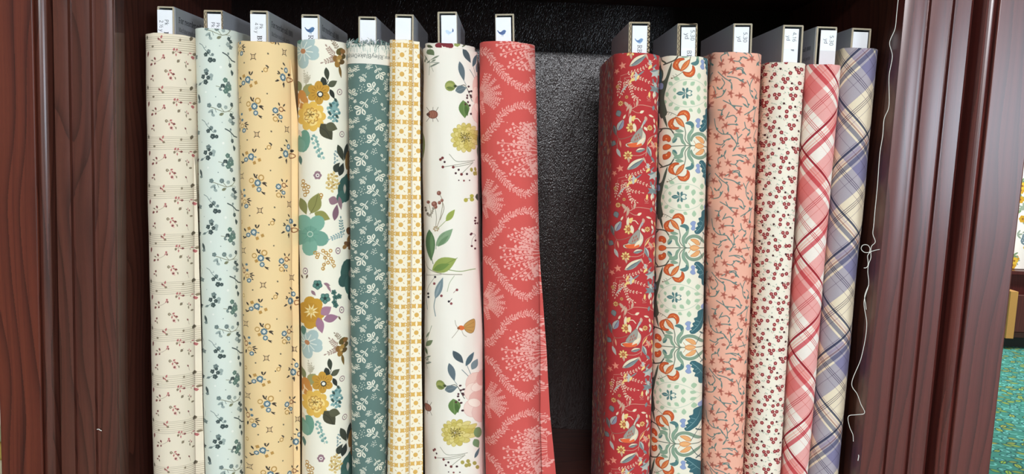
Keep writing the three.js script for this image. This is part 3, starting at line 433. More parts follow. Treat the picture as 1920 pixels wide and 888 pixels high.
function print5() {   // grey-green cloth with white outlined leaves
  const p = new Print(B[5], 0.09, 118, 215, [97, 124, 120]).f(640, 60, 4.44), wh = [240, 236, 222], bg = [97, 124, 120];
  const lf = (x0, y0, x1, y1, w) => { p.leafAt(x0, y0, x1, y1, w, wh); p.leafAt(x0 + (x1 - x0) * 0.32, y0 + (y1 - y0) * 0.32, x0 + (x1 - x0) * 0.86, y0 + (y1 - y0) * 0.86, w * 0.3, bg); };
  const sp = (x0, y0, x1, y1, n = 2) => { const L = Math.hypot(x1 - x0, y1 - y0), a = Math.atan2(y1 - y0, x1 - x0); p.line([x0, y0, x0 + (x1 - x0) * 0.65, y0 + (y1 - y0) * 0.65], L * 0.035, wh); lf(x0 + (x1 - x0) * 0.58, y0 + (y1 - y0) * 0.58, x1, y1, L * 0.26); for (let i = 0; i < n; i++) { const t = 0.22 + i * 0.3, k = L * (0.3 + 0.12 * (i > 0)); for (const g of [-1, 1]) { const A = a + g * 0.95, x = x0 + (x1 - x0) * t, y = y0 + (y1 - y0) * t; lf(x, y, x + Math.cos(A) * k, y + Math.sin(A) * k, k * 0.52); } } };
  const dots = (x, y, R = 34) => { for (let i = 0; i < 11; i++) { const a = i * 2.4, r = R * Math.sqrt(i / 11); p.dot(x + Math.cos(a) * r, y + Math.sin(a) * r * 1.1, 4.3, wh); } };
  sp(284, 278, 345, 400); sp(210, 340, 158, 415); sp(325, 522, 214, 428); sp(58, 578, 115, 470); sp(220, 558, 128, 692); sp(362, 664, 332, 590, 1); sp(80, 392, 70, 292); sp(395, 420, 392, 340, 1); sp(405, 590, 396, 500); sp(30, 720, 55, 830); sp(100, 720, 96, 800, 1); sp(20, 560, 24, 480, 1); sp(420, 740, 400, 660);
  dots(122, 305, 26); dots(225, 287, 26); dots(170, 475, 40); dots(275, 570, 28); dots(372, 425, 24); dots(66, 642, 30); dots(115, 577, 14); dots(236, 715, 28); dots(130, 735, 26); dots(42, 455, 22); dots(375, 470, 20);
  return p;
}
function print6() {   // cream and gold sun-and-star lattice, one cell
  const b = B[6], [s0] = b.sh(752, 340), W = at(760, 322, 0).y - at(760, 357, 0).y, S = 192, c = document.createElement('canvas'); c.width = c.height = S; const g = c.getContext('2d');
  const cell = { b, W, P: W, h0: at(752, 102.5, 0).y + W / 2 };
  g.fillStyle = 'rgb(250,240,220)'; g.fillRect(0, 0, S, S); const gold = 'rgb(224,178,96)', m = S / 2; g.fillStyle = gold; g.strokeStyle = gold;
  const st4 = (x, y) => { for (const [dx, dy] of [[0, 0], [S, 0], [-S, 0], [0, S], [0, -S]]) { g.beginPath(); const c = 27, k = 15; g.moveTo(x + dx - c, y + dy - c); g.quadraticCurveTo(x + dx, y + dy - k, x + dx + c, y + dy - c); g.quadraticCurveTo(x + dx + k, y + dy, x + dx + c, y + dy + c); g.quadraticCurveTo(x + dx, y + dy + k, x + dx - c, y + dy + c); g.quadraticCurveTo(x + dx - k, y + dy, x + dx - c, y + dy - c); g.fill(); } };
  g.beginPath(); g.arc(m, m, 25, 0, 7); g.fill(); g.lineWidth = 8; g.strokeStyle = 'rgb(214,180,120)'; for (let i = 0; i < 4; i++) { const a = Math.PI / 4 + i * Math.PI / 2; g.beginPath(); g.moveTo(m + Math.cos(a) * 40, m + Math.sin(a) * 40); g.lineTo(m + Math.cos(a) * 62, m + Math.sin(a) * 62); g.stroke(); }
  st4(m - 33, 0); st4(m + 33, 0); st4(0, m - 33); st4(0, m + 33);
  for (const x of [0, S]) for (const y of [0, S]) { for (let i = 0; i < 8; i++) { const a = i * Math.PI / 4 + 0.39; g.beginPath(); g.ellipse(x + Math.cos(a) * 25, y + Math.sin(a) * 25, 15, 8, a, 0, 7); g.fill(); } g.beginPath(); g.arc(x, y, 10, 0, 7); g.fill(); }
  const t = canvasTex(c); t.offset.x = -s0 / W; cell.mat = clothMaterial(t); return cell;
}
function print7() {   // white cloth with a loose watercolour garden print
  const p = new Print(B[7], 0.15, 95, 663, [246, 240, 232], 2900), sl = [92, 108, 116], gr = [104, 132, 76], ma = [112, 50, 52], dkm = [70, 36, 42];
  const berries = (q, r = 7, c = ma) => { for (const [x, y] of q) p.dot(x, y, r, c); };
  p.f(785, 70, 3.417);
  p.line([66, 145, 64, 195, 60, 240], 4, [150, 158, 140]); for (const [a, b, c, d] of [[30, 108, 52, 150], [64, 150, 132, 115], [42, 165, 70, 150], [72, 158, 110, 142], [38, 130, 30, 160]]) p.leafAt(a, b, c, d, 11, [128, 136, 120]);
  p.leaf(312, 116, 108, 36, 62, [78, 90, 98]); p.leaf(280, 216, 132, 40, 76, [98, 112, 122]); p.line([296, 280, 310, 306], 3, sl);
  p.line([232, 312, 262, 312, 300, 306, 345, 410], 4, [84, 84, 70]); p.blob(202, 310, 36, 34, 0, [142, 152, 84]); p.leaf(196, 310, 60, 40, -20, [168, 172, 100]); p.leaf(205, 325, 60, 20, 10, [110, 124, 66]); p.dot(236, 312, 10, [66, 74, 50]);
  p.leaf(274, 332, 78, 52, -15, [104, 118, 126]); p.line([240, 345, 310, 318], 2, [150, 160, 164]);
  berries([[325, 315], [328, 348], [315, 388], [340, 345], [336, 372]], 6.5, dkm); berries([[330, 436], [338, 490]], 7, dkm);
  p.leaf(294, 460, 116, 70, 84, [100, 130, 72]); p.line([290, 410, 296, 512], 3, [140, 164, 104]); p.leaf(310, 470, 70, 24, 80, [78, 108, 56]);
  const zinnia = (x, y, R) => { for (let k = 0; k < 3; k++) { const n = 15 - k * 3, rr = R * (0.8 - k * 0.24); for (let i = 0; i < n; i++) { const a = i * 6.2832 / n + k * 0.4; p.blob(x + Math.cos(a) * rr, y + Math.sin(a) * rr, R * 0.24, R * 0.17, a * 57.3, [[205, 186, 98], [226, 210, 138], [216, 200, 120]][(i + k) % 3], [176, 152, 72], 2); } } for (let i = 0; i < 22; i++) { const a = i * 2.4, r = R * 0.085 * Math.sqrt(i) + 2; p.line([x + Math.cos(a) * r * 0.4, y + Math.sin(a) * r * 0.4, x + Math.cos(a) * r, y + Math.sin(a) * r], 3, [112, 98, 48]); p.dot(x + Math.cos(a) * r, y + Math.sin(a) * r, 4, i % 2 ? [150, 128, 62] : [96, 84, 44]); } };
  zinnia(300, 642, 92);
  p.blob(85, 493, 33, 25, 0, [172, 116, 96], [110, 66, 56], 4); for (const x of [64, 78, 92, 106]) p.line([x, 474, x + 2, 493, x, 512], 5, [128, 62, 54]); p.dot(54, 493, 10, [90, 60, 52]); for (const g of [-1, 1]) for (const [x, e] of [[62, 44], [85, 86], [108, 122]]) p.line([x, 493 + g * 22, (x + e) / 2, 493 + g * 34, e, 493 + g * 46], 3, [100, 84, 74]);
  p.line([360, 786, 290, 795, 240, 792, 196, 748], 3, [130, 126, 106]); p.line([350, 795, 250, 815, 155, 830], 3, [130, 126, 106]); p.line([350, 800, 300, 850, 270, 880], 3, [130, 126, 106]); p.line([345, 805, 290, 820, 225, 830], 3, [130, 126, 106]);
  berries([[137, 782], [151, 772], [153, 830], [222, 831], [275, 877]], 9, [116, 52, 52]); berries([[165, 798], [257, 848], [310, 875], [238, 870]], 7, dkm); p.leaf(25, 690, 170, 26, 88, [132, 140, 88]);
  p.f(785, 330, 3.29);
  for (const q of [[122, 105, 145, 150, 135, 240, 105, 325], [92, 172, 105, 250, 100, 325], [60, 160, 70, 210, 75, 255], [142, 150, 155, 200, 130, 270]]) p.line(q, 3, [120, 104, 78]);
  for (const [x, y, r] of [[122, 105, 14], [93, 172, 17], [58, 160, 10], [125, 164, 11], [142, 150, 10], [100, 190, 12]]) { p.dot(x, y, r, [140, 84, 72]); p.dot(x - 3, y - 3, r * 0.45, [176, 126, 112]); } for (let i = 0; i < 12; i++) p.dot(64 + 24 * Math.sin(i * 2.3), 218 + 24 * Math.cos(i * 1.7), 7, i % 2 ? [168, 158, 146] : [120, 108, 96]); for (let i = 0; i < 6; i++) p.dot(104 + 14 * Math.cos(i), 325 + 12 * Math.sin(i), 6, [186, 164, 134]);
  p.leaf(196, 242, 92, 38, -52, [156, 168, 82]); p.line([168, 275, 130, 310, 108, 325], 3, [140, 150, 90]);
  p.leaf(158, 378, 150, 62, -45, [138, 166, 132]); p.leaf(150, 400, 100, 26, -45, [112, 144, 108]); p.line([105, 450, 110, 400, 160, 350], 3, [120, 140, 116]);
  p.leaf(70, 426, 196, 60, 86, [84, 116, 78]); p.leaf(80, 426, 150, 22, 88, [106, 138, 96]); p.line([78, 500, 88, 540], 5, [90, 112, 80]);
  p.leaf(158, 545, 168, 92, -24, [152, 166, 88]); p.leaf(140, 560, 110, 40, -20, [116, 144, 74]); p.line([90, 580, 150, 550, 240, 505], 3, [120, 140, 70]);
  p.line([30, 520, 60, 570, 130, 600, 270, 608], 4, [140, 128, 110]); p.line([185, 578, 260, 588, 355, 572], 5, [150, 164, 110]); p.line([40, 610, 90, 610, 140, 606], 3, [150, 138, 126]); p.line([45, 600, 40, 700, 55, 820], 7, [130, 146, 152]); p.line([220, 615, 190, 660, 176, 712], 3, [156, 164, 130]); p.line([100, 620, 60, 680, 45, 740], 3, [140, 130, 116]);
  p.leaf(126, 690, 140, 42, -70, [122, 142, 152]); p.line([105, 740, 96, 800, 106, 862], 6, [126, 144, 152]); p.leaf(120, 700, 100, 16, -70, [150, 166, 174]);
  p.line([235, 700, 215, 720], 3, [150, 110, 100]); p.line([205, 755, 190, 775], 3, [110, 90, 90]); berries([[95, 663], [140, 738], [237, 702], [201, 786]], 8, [138, 70, 74]); berries([[58, 724], [60, 745], [186, 773], [100, 622]], 7, [50, 40, 48]);
  for (const [x, y, r] of [[293, 148, 13], [327, 122, 11], [328, 144, 12]]) p.dot(x, y, r, [184, 174, 78]); p.leaf(362, 130, 46, 30, 80, [70, 72, 62]); p.line([300, 140, 335, 130], 3, [140, 134, 70]);
  berries([[347, 275], [350, 257], [350, 291], [364, 290], [330, 355], [354, 397], [333, 432], [353, 447], [326, 360]], 6.5, [96, 44, 52]); p.line([330, 355, 350, 360, 354, 397], 2, [120, 90, 90]); p.line([333, 432, 335, 390, 352, 362], 2, [120, 90, 90]); berries([[280, 28]], 6, [140, 74, 74]); berries([[248, 26], [314, 26]], 4, dkm);
  p.f(785, 590, 2.98);
  p.shape([252, 62, 290, 30, 312, 24, 316, 60, 306, 95, 290, 102, 262, 88], [200, 152, 84], [140, 104, 60], 3); for (const q of [[258, 68, 310, 40], [258, 74, 312, 66], [260, 80, 306, 92]]) p.line(q, 2, [156, 114, 62]); p.blob(238, 72, 18, 13, 10, [222, 112, 58]); p.dot(222, 74, 7, [150, 84, 52]); p.line([218, 70, 208, 55, 203, 30], 2, [140, 120, 100]); p.line([222, 82, 205, 105, 186, 128], 2, [140, 120, 100]); p.line([240, 86, 250, 110, 268, 122], 2, [140, 120, 100]);
  p.leaf(62, 156, 52, 28, -38, [118, 132, 100]); p.line([38, 190, 50, 150, 76, 60], 3, [140, 146, 120]); p.leaf(44, 200, 46, 18, 65, [104, 120, 88]); p.leaf(55, 110, 40, 10, -60, [130, 140, 120]); p.line([40, 250, 72, 265], 3, [130, 136, 126]); p.leaf(56, 268, 36, 9, -10, [126, 134, 124]); p.line([42, 262, 50, 300], 3, [150, 154, 140]);
  p.line([240, 305, 280, 345], 3, sl); p.leaf(286, 246, 92, 30, -58, [82, 104, 116]); p.line([268, 278, 290, 330], 3, sl); p.leaf(312, 275, 68, 34, -62, [124, 142, 150]); berries([[222, 442], [250, 446], [209, 488], [226, 476]], 6, [84, 42, 50]);
  for (const [x, y, rx, ry, a, c] of [[316, 380, 54, 62, 20, [240, 206, 196]], [345, 420, 50, 70, 0, [236, 194, 184]], [300, 430, 44, 52, 10, [246, 222, 212]], [330, 470, 50, 48, 0, [234, 186, 178]], [298, 520, 46, 50, 20, [244, 216, 208]], [345, 545, 50, 54, 0, [238, 200, 192]], [310, 490, 36, 24, 10, [250, 232, 222]], [325, 400, 36, 24, -30, [250, 230, 220]], [350, 350, 30, 44, 10, [232, 184, 176]]]) p.blob(x, y, rx, ry, a, c, [226, 178, 170], 2);
  p.blob(334, 656, 26, 30, 0, [124, 150, 104]); p.leaf(326, 718, 56, 44, 60, [120, 148, 108]); p.leaf(330, 770, 70, 18, -60, [90, 108, 120]); for (const [x, y] of [[246, 825], [278, 818], [284, 838], [314, 828], [330, 850], [268, 842]]) p.dot(x, y, 11, [172, 158, 82]);
  return p;
}
function print8() {   // coral cloth with pale pink garlands and ferns
  const p = new Print(B[8], 0.126, 400, 593, [214, 88, 84], 3200).f(890, 400, 4.44), pk = [240, 172, 166], R = rng(8);
  const heart = (x, y, r, a) => { for (const g of [-0.45, 0.45]) p.blob(x + Math.cos(a + g) * r * 0.5, y + Math.sin(a + g) * r * 0.5, r * 0.62, r * 0.42, (a + g) * 57.3, pk); };
  // the half bouquet at the right
  for (const [x, y] of [[218, 285], [225, 365], [330, 300], [288, 192], [342, 138], [405, 132], [446, 140], [486, 130], [258, 440], [318, 535], [408, 542], [464, 532], [505, 500], [350, 350], [400, 250], [420, 420]]) {
    const bx = 545, by = 318 + (y - 318) * 0.28, mx = (x + bx) / 2 + 20, my = by + (y - by) * 0.45; p.line([bx, by, mx, my, x, y], 5.5, pk); const cv = new THREE.CatmullRomCurve3([new THREE.Vector3(bx, by, 0), new THREE.Vector3(mx, my, 0), new THREE.Vector3(x, y, 0)]);
    for (let t = 0.35; t < 0.98; t += 0.13) { const c = cv.getPoint(t), d = cv.getTangent(t), a = Math.atan2(d.y, d.x); for (const g of [-1, 1]) if (R() > 0.18) { const k = 26 + R() * 10; p.line([c.x, c.y, c.x + Math.cos(a + g * 0.8) * k * 0.7, c.y + Math.sin(a + g * 0.8) * k * 0.7], 4, pk); heart(c.x + Math.cos(a + g * 0.8) * k * 0.8, c.y + Math.sin(a + g * 0.8) * k * 0.8, 14 + R() * 4, a + g * 0.7); } } heart(x, y, 18, Math.atan2(y - my, x - mx));
  }
  // leafy garlands
  const garland = (q) => { p.line(q, 5, pk); const v = []; for (let i = 0; i < q.length; i += 2) v.push(new THREE.Vector3(q[i], q[i + 1], 0)); const cv = new THREE.CatmullRomCurve3(v), N = Math.round(cv.getLength() / 19); for (let i = 0; i <= N; i++) { const c = cv.getPointAt(i / N), d = cv.getTangentAt(i / N), a = Math.atan2(d.y, d.x); for (const g of [-1, 1]) { const A = a + g * (0.75 + R() * 0.5), k = 24 + R() * 16; p.leafAt(c.x, c.y, c.x + Math.cos(A) * k, c.y + Math.sin(A) * k, 12, pk); if (R() > 0.5) p.dot(c.x + Math.cos(A) * (k + 5), c.y + Math.sin(A) * (k + 5), 5, pk); } } };
  garland([60, 380, 130, 405, 180, 480, 240, 560, 300, 630, 380, 680, 450, 700, 510, 640, 540, 600]); garland([50, 260, 100, 235, 165, 170, 215, 110, 240, 60, 300, 15, 380, -12, 460, -20, 520, 40, 545, 80]);
  // the half fern at the left
  for (const [x, y] of [[125, 575], [200, 632], [232, 690], [246, 745], [240, 795], [195, 855], [110, 875], [160, 590], [225, 830]]) { const bx = 62, by = 735, mx = (bx + x) / 2, my = by + (y - by) * 0.42; const q = [bx, by + (y - by) * 0.1, mx, my, x, y]; p.line(q, 5, pk); const cv = new THREE.CatmullRomCurve3([new THREE.Vector3(bx, by + (y - by) * 0.1, 0), new THREE.Vector3(mx, my, 0), new THREE.Vector3(x, y, 0)]); for (let t = 0.25; t <= 1; t += 0.1) { const c = cv.getPoint(t), d = cv.getTangent(t), a = Math.atan2(d.y, d.x); for (const g of [-1, 1]) { const A = a + g * 0.7, k = 34 * (1.1 - 0.5 * t); p.leafAt(c.x, c.y, c.x + Math.cos(A) * k, c.y + Math.sin(A) * k, 9, pk); } } }
  for (const [x, y] of [[285, 122], [262, 788], [455, 110], [190, 560]]) p.dot(x, y, 5, pk);
  return p;
}
function print9() {   // red cloth with birds, ferns and small yellow flowers
  const p = new Print(B[9], 0.112, 280, 470, [186, 52, 56], 3400).f(1110, 280, 4.23), cr = [238, 222, 196], ye = [240, 208, 134], gy = [126, 138, 142], lg = [190, 194, 190], pk = [236, 150, 130], st = [206, 170, 150];
  const yf = (x, y, r) => { for (let i = 0; i < 8; i++) { const a = i * 0.785; p.blob(x + Math.cos(a) * r * 0.68, y + Math.sin(a) * r * 0.68, r * 0.36, r * 0.24, a * 57.3, ye, [150, 70, 50], 2); } p.dot(x, y, r * 0.26, [200, 130, 70]); };
  const lf = (x, y, l, w, a, c1 = cr, c2 = gy) => { p.leaf(x, y, l, w, a, c1, [110, 40, 44], 2); const A = a * Math.PI / 180; p.leaf(x - Math.sin(A) * w * 0.16, y + Math.cos(A) * w * 0.16, l * 0.88, w * 0.55, a, c2); p.line([x - Math.cos(A) * l * 0.45, y - Math.sin(A) * l * 0.45, x + Math.cos(A) * l * 0.45, y + Math.sin(A) * l * 0.45], 3, [84, 70, 72]); };
  p.star(222, 150, 5, 32, 14, -0.5, pk); p.star(176, 188, 5, 26, 11, 0.3, pk); p.star(466, 765, 5, 34, 14, 0.2, pk);
  lf(348, 112, 176, 58, -33); yf(285, 48, 38); p.line([322, 48, 390, 45, 440, 12, 460, -30], 4, st);
  const fern = (q, n) => p.sprig(q, n, 22, 8, cr, st, 2.8, 0.2, 45);
  fern([205, 228, 300, 205, 390, 175, 470, 108], 9); fern([240, 246, 310, 240, 370, 255, 455, 290], 8); fern([235, 245, 270, 280, 310, 325, 395, 342], 8); fern([255, 265, 285, 330, 310, 410], 6); fern([235, 250, 240, 310, 205, 380], 6); fern([300, 375, 320, 400, 350, 415], 3); fern([205, 240, 195, 300, 185, 360], 5);
  p.star(486, 205, 6, 46, 24, 0.2, lg); p.leaf(478, 190, 60, 16, -20, gy); p.star(480, 330, 6, 44, 22, 0.6, gy); p.leaf(488, 300, 50, 24, 70, lg);
  yf(205, 440, 21); yf(253, 395, 14); yf(182, 308, 15); yf(232, 440, 8);
  p.line([246, 466, 272, 466, 300, 482, 350, 460, 430, 466, 478, 480, 520, 520], 4, st); p.line([272, 548, 272, 515, 288, 490, 318, 476, 312, 440], 4, st); p.ring(434, 400, 14, 4, st); p.line([420, 425, 450, 425], 3, st); p.line([300, 500, 340, 520, 392, 512], 4, st); p.leaf(378, 512, 40, 22, -30, cr);
  p.leaf(190, 516, 56, 44, 70, gy, [84, 70, 72], 3); lf(206, 606, 96, 52, -62, lg, [150, 152, 176]); lf(162, 640, 90, 30, 75, gy, [110, 100, 100]); p.leaf(150, 740, 50, 44, 30, gy, [84, 60, 60], 3); p.line([170, 660, 195, 712, 250, 710, 305, 690], 5, [150, 110, 96]); p.line([195, 712, 180, 760, 205, 850], 5, [170, 140, 120]); p.leaf(192, 820, 80, 26, 65, lg); p.leaf(236, 545, 40, 16, -60, cr); p.leaf(205, 752, 60, 14, 80, [226, 168, 140]);
  yf(290, 632, 40); p.line([288, 592, 296, 578, 340, 564, 366, 590], 7, cr);
  p.shape([404, 562, 412, 574, 382, 640, 408, 690, 402, 740, 370, 778, 300, 786, 250, 776, 246, 758, 290, 740, 330, 690, 366, 630], [216, 204, 186], [110, 50, 48], 3); p.shape([372, 634, 380, 680, 360, 735, 318, 748, 286, 738, 312, 690], [158, 154, 146], [100, 80, 78], 2); for (const [x, y] of [[330, 700], [350, 690], [340, 720], [322, 728], [360, 710]]) p.leaf(x, y, 26, 10, 110, [176, 100, 88]);
  p.shape([256, 760, 300, 752, 370, 752, 378, 768, 350, 782, 280, 782], [232, 104, 60]); p.leaf(400, 590, 60, 14, -60, [170, 166, 176]); p.dot(262, 764, 4, [60, 40, 40]);
  yf(440, 632, 22); p.leaf(452, 540, 46, 16, 20, cr); p.leaf(476, 575, 40, 14, 80, cr); lf(366, 806, 84, 34, -14); lf(435, 815, 92, 36, 68, lg, gy); p.line([408, 850, 418, 780, 430, 720, 484, 682], 5, st); p.leaf(480, 620, 40, 16, 70, cr);
  const r = rng(91); for (let i = 0; i < 85; i++) { const x = -150 + r() * 290, y = r() * 800; p.leaf(x, y, 26 + r() * 50, 8 + r() * 10, 60 + r() * 70, [cr, gy, st, lg, ye][Math.floor(r() * 5)]); }
  return p;
}
function print10() {   // ivory cloth, mirrored orange lilies and teal leaves
  const p = new Print(B[10], 0.098, 346, 536, [242, 236, 220], 3600).f(1220, 340, 4.44), og = [212, 94, 48], ol = [232, 140, 84], te = [84, 126, 128], gn = [140, 168, 146], dt = [58, 104, 116], li = [146, 162, 204], pe = [238, 172, 114], dk = [78, 86, 74], pa = [174, 200, 170];
  const both = (fn) => { fn((y) => y); fn((y) => 1106 - y); };
  const S = (f, q, c, s, w) => p.shape(q.map((v, i) => i % 2 ? f(v) : v), c, s, w), Ln = (f, q, w, c) => p.line(q.map((v, i) => i % 2 ? f(v) : v), w, c);
  for (const g of [0, 1]) { const f = (y) => g ? 256 - y : y; Ln(f, [95, 130, 120, 80, 200, 25, 300, 18, 400, 55, 470, 130], 6, [206, 214, 194]); for (const [x, y, l, a] of [[240, 48, 46, -50], [305, 50, 50, -40], [356, 92, 56, 100], [430, 42, 52, 90], [425, 100, 44, 20], [158, 100, 38, 80], [128, 45, 44, 40], [85, 70, 34, 90], [100, 125, 36, 70], [175, 8, 50, 20], [290, -10, 40, -30], [362, -12, 54, 90]]) p.leaf(x, f(y), l, l * 0.68, g ? -a : a, pa); }
  for (const [a, b, c, d, w] of [[250, 128, 172, 128, 30], [240, 124, 222, 84, 18], [240, 132, 222, 172, 18], [250, 124, 262, 84, 18], [250, 132, 262, 172, 18]]) p.leafAt(a, b, c, d, w, te, [44, 84, 92], 2); for (const g of [-1, 1]) p.line([250, 128 + g * 4, 276, 128 + g * 22, 298, 128 + g * 14, 290, 128 + g * 6], 7, te); p.line([190, 128, 258, 128], 3, [190, 210, 204]);
  both((f) => {
    S(f, [30, -20, 62, 0, 56, 60, 46, 130, 58, 200, 72, 260, 92, 330, 100, 396, 74, 340, 52, 280, 26, 260, 16, 100], dk); Ln(f, [44, 398, 80, 400, 122, 412, 148, 446], 11, [84, 80, 70]); Ln(f, [30, 520, 36, 440, 60, 400], 14, dk); p.leaf(26, f(330), 150, 34, 86, dk);
    S(f, [430, 250, 470, 236, 480, 320, 462, 360, 446, 400, 420, 424, 402, 436, 376, 434, 366, 412, 384, 404, 376, 388, 396, 372, 388, 350, 408, 334, 400, 308, 424, 296], dt, [40, 80, 92], 3); Ln(f, [380, 420, 420, 380, 448, 330, 462, 260], 4, [150, 186, 190]); Ln(f, [425, 372, 404, 360], 3, [150, 186, 190]); Ln(f, [440, 340, 412, 325], 3, [150, 186, 190]);
    S(f, [330, 352, 352, 330, 376, 340, 368, 366, 372, 396, 352, 408, 336, 392, 346, 372], li, [108, 124, 170], 2); S(f, [454, 196, 486, 190, 490, 232, 466, 240, 450, 222], li);
    Ln(f, [236, 400, 246, 450, 242, 500, 272, 540, 300, 552], 7, [110, 120, 104]); Ln(f, [180, 310, 140, 285, 98, 268], 4, [110, 110, 90]); Ln(f, [138, 284, 124, 300], 3, [110, 110, 90]); Ln(f, [118, 277, 106, 292], 3, [110, 110, 90]); p.dot(98, f(272), 5, [130, 90, 60]);
    S(f, [178, 312, 200, 276, 236, 266, 268, 280, 282, 312, 274, 344, 258, 356, 256, 330, 238, 306, 210, 304], og, [150, 62, 36], 3); Ln(f, [200, 294, 236, 282, 262, 310], 5, ol);
    S(f, [162, 322, 124, 336, 106, 362, 116, 398, 146, 418, 186, 416, 192, 406, 160, 396, 144, 370, 152, 342], og, [150, 62, 36], 3); Ln(f, [136, 346, 124, 372, 146, 404], 5, ol);
    S(f, [162, 316, 200, 332, 226, 362, 234, 402, 210, 392, 182, 368], [222, 120, 66], [150, 62, 36], 3); Ln(f, [176, 330, 206, 356, 224, 388], 4, [242, 176, 120]); for (const [x, y] of [[150, 360], [135, 385], [252, 300], [240, 292]]) p.dot(x, f(y), 4, [248, 200, 140]);
    S(f, [244, 372, 280, 356, 312, 372, 318, 396, 296, 412, 290, 392], te, [60, 100, 104], 2); S(f, [318, 392, 296, 420, 262, 468, 266, 520, 288, 548, 282, 510, 290, 470, 312, 436], gn, [84, 120, 110], 2); p.leaf(196, f(432), 70, 26, 8, gn, [110, 136, 118], 2);
    S(f, [142, 520, 138, 500, 156, 470, 148, 456, 190, 450, 222, 462, 224, 500, 248, 548, 214, 528, 198, 486, 176, 480, 168, 504], gn, [84, 120, 110], 2); S(f, [138, 524, 158, 500, 178, 490, 160, 522], te);
    S(f, [286, 510, 300, 470, 346, 444, 400, 450, 446, 486, 474, 532, 440, 508, 396, 474, 350, 468, 314, 486, 296, 520], [134, 158, 138], [84, 110, 100], 2); Ln(f, [410, 530, 440, 460, 476, 368], 7, [88, 98, 96]); Ln(f, [440, 424, 462, 450, 476, 490], 12, [78, 96, 100]);
    S(f, [332, 484, 372, 480, 404, 500, 412, 528, 386, 528, 366, 512], pe, [190, 110, 60], 3); S(f, [68, 458, 96, 454, 122, 474, 124, 504, 108, 514, 92, 500, 64, 496], og, [150, 60, 36], 3); p.dot(92, f(486), 6, [246, 180, 120]);
  });
  p.line([110, 552, 200, 552, 300, 553, 400, 553, 480, 553], 7, [110, 120, 104]); S((y) => y, [66, 538, 94, 530, 126, 546, 126, 560, 94, 576, 66, 566], [220, 104, 54], [150, 60, 36], 3); S((y) => y, [326, 553, 362, 530, 412, 553, 362, 578], pe, [190, 110, 60], 3); p.line([334, 540, 316, 512], 4, [200, 130, 70]); p.line([334, 566, 316, 594], 4, [200, 130, 70]); p.line([340, 553, 400, 553], 3, [246, 206, 160]);
  return p;
}
function print11() {   // salmon cloth, star flowers on curling stems
  const p = new Print(B[11], 0.106, 320, 508, [244, 182, 162], 3400).f(1320, 320, 4.04), sr = [194, 112, 96], te = [98, 124, 122];
  for (const q of ['80 20 130 70 180 110 185 160', '150 60 220 75 280 110', '110 70 130 110 90 150 70 130', '60 210 110 200 140 155', '345 70 320 130 325 190 345 220', '300 95 320 140', '120 235 180 270 210 300 235 320', '180 270 165 235', '185 275 260 285', '250 205 290 230 305 290 270 265', '80 300 110 310 105 350', '110 310 140 280', '280 345 320 320 370 280', '320 320 300 350', '140 370 165 325', '150 360 200 350 220 380 210 400', '155 415 200 415 230 420', '280 400 290 440 320 470 300 500', '290 440 265 460', '75 450 110 480 170 490 200 530', '115 450 125 480', '220 475 230 520 220 570 195 610', '230 520 260 490', '225 580 240 575', '205 530 220 560', '60 545 110 560 140 530 175 520', '110 580 130 560', '290 590 350 580', '320 555 340 600', '190 645 250 640 300 660 315 690', '225 640 270 660', '85 700 80 660 125 640 140 605', '125 640 135 665', '170 705 210 710 240 680 275 690', '210 710 240 740', '350 150 370 180 355 230', '160 40 200 20 250 10 290 50', '360 300 350 360 345 400', '50 360 60 420 75 450', '40 120 60 170 50 210', '370 440 350 500 355 540', '350 640 360 690 340 730', '185 760 240 760 240 800', '20 60 40 20', '400 120 420 200 400 260', '420 330 440 420 410 470', '400 560 430 640 420 700', '0 300 20 380 0 460', '-10 560 20 640 0 720']) {
    const v = q.split(' ').map(Number); p.line(v, 7, te); if (v.length > 4) { const x = (v[2] + v[4]) / 2, y = (v[3] + v[5]) / 2; p.leafAt(x, y, x + (v[4] - v[2]) * 0.3 + (v[5] - v[3]) * 0.28, y + (v[5] - v[3]) * 0.3 - (v[4] - v[2]) * 0.28, 12, te); p.leafAt(v[v.length - 4], v[v.length - 3], v[v.length - 2], v[v.length - 1], 13, te); }
  }
  const fl = (x, y, r, rot) => { p.star(x, y, 5, r, r * 0.36, rot, sr); p.leafAt(x, y, x + Math.cos(rot) * r * 1.25, y + Math.sin(rot) * r * 1.25, r * 0.5, sr); p.dot(x, y, r * 0.34, [176, 92, 80]); };
  [[130, 30], [200, 10], [345, 65], [265, 125], [175, 185], [245, 205], [240, 325], [100, 360], [140, 420], [315, 375], [345, 420], [220, 460], [70, 495], [295, 525], [85, 595], [270, 600], [80, 715], [155, 695], [305, 690], [50, 190], [65, 72], [378, 80], [375, 540], [400, 300], [430, 500], [420, 640], [20, 260], [10, 440], [15, 650], [5, 120], [380, 700]].forEach(([x, y], i) => fl(x, y, 32, i * 1.9));
  for (const [x, y, a] of [[245, 48, -20], [132, 280, -50], [175, 575, 5], [325, 632, -30], [240, 740, 30], [352, 245, 80]]) p.leaf(x, y, 40, 22, a, sr);
  return p;
}
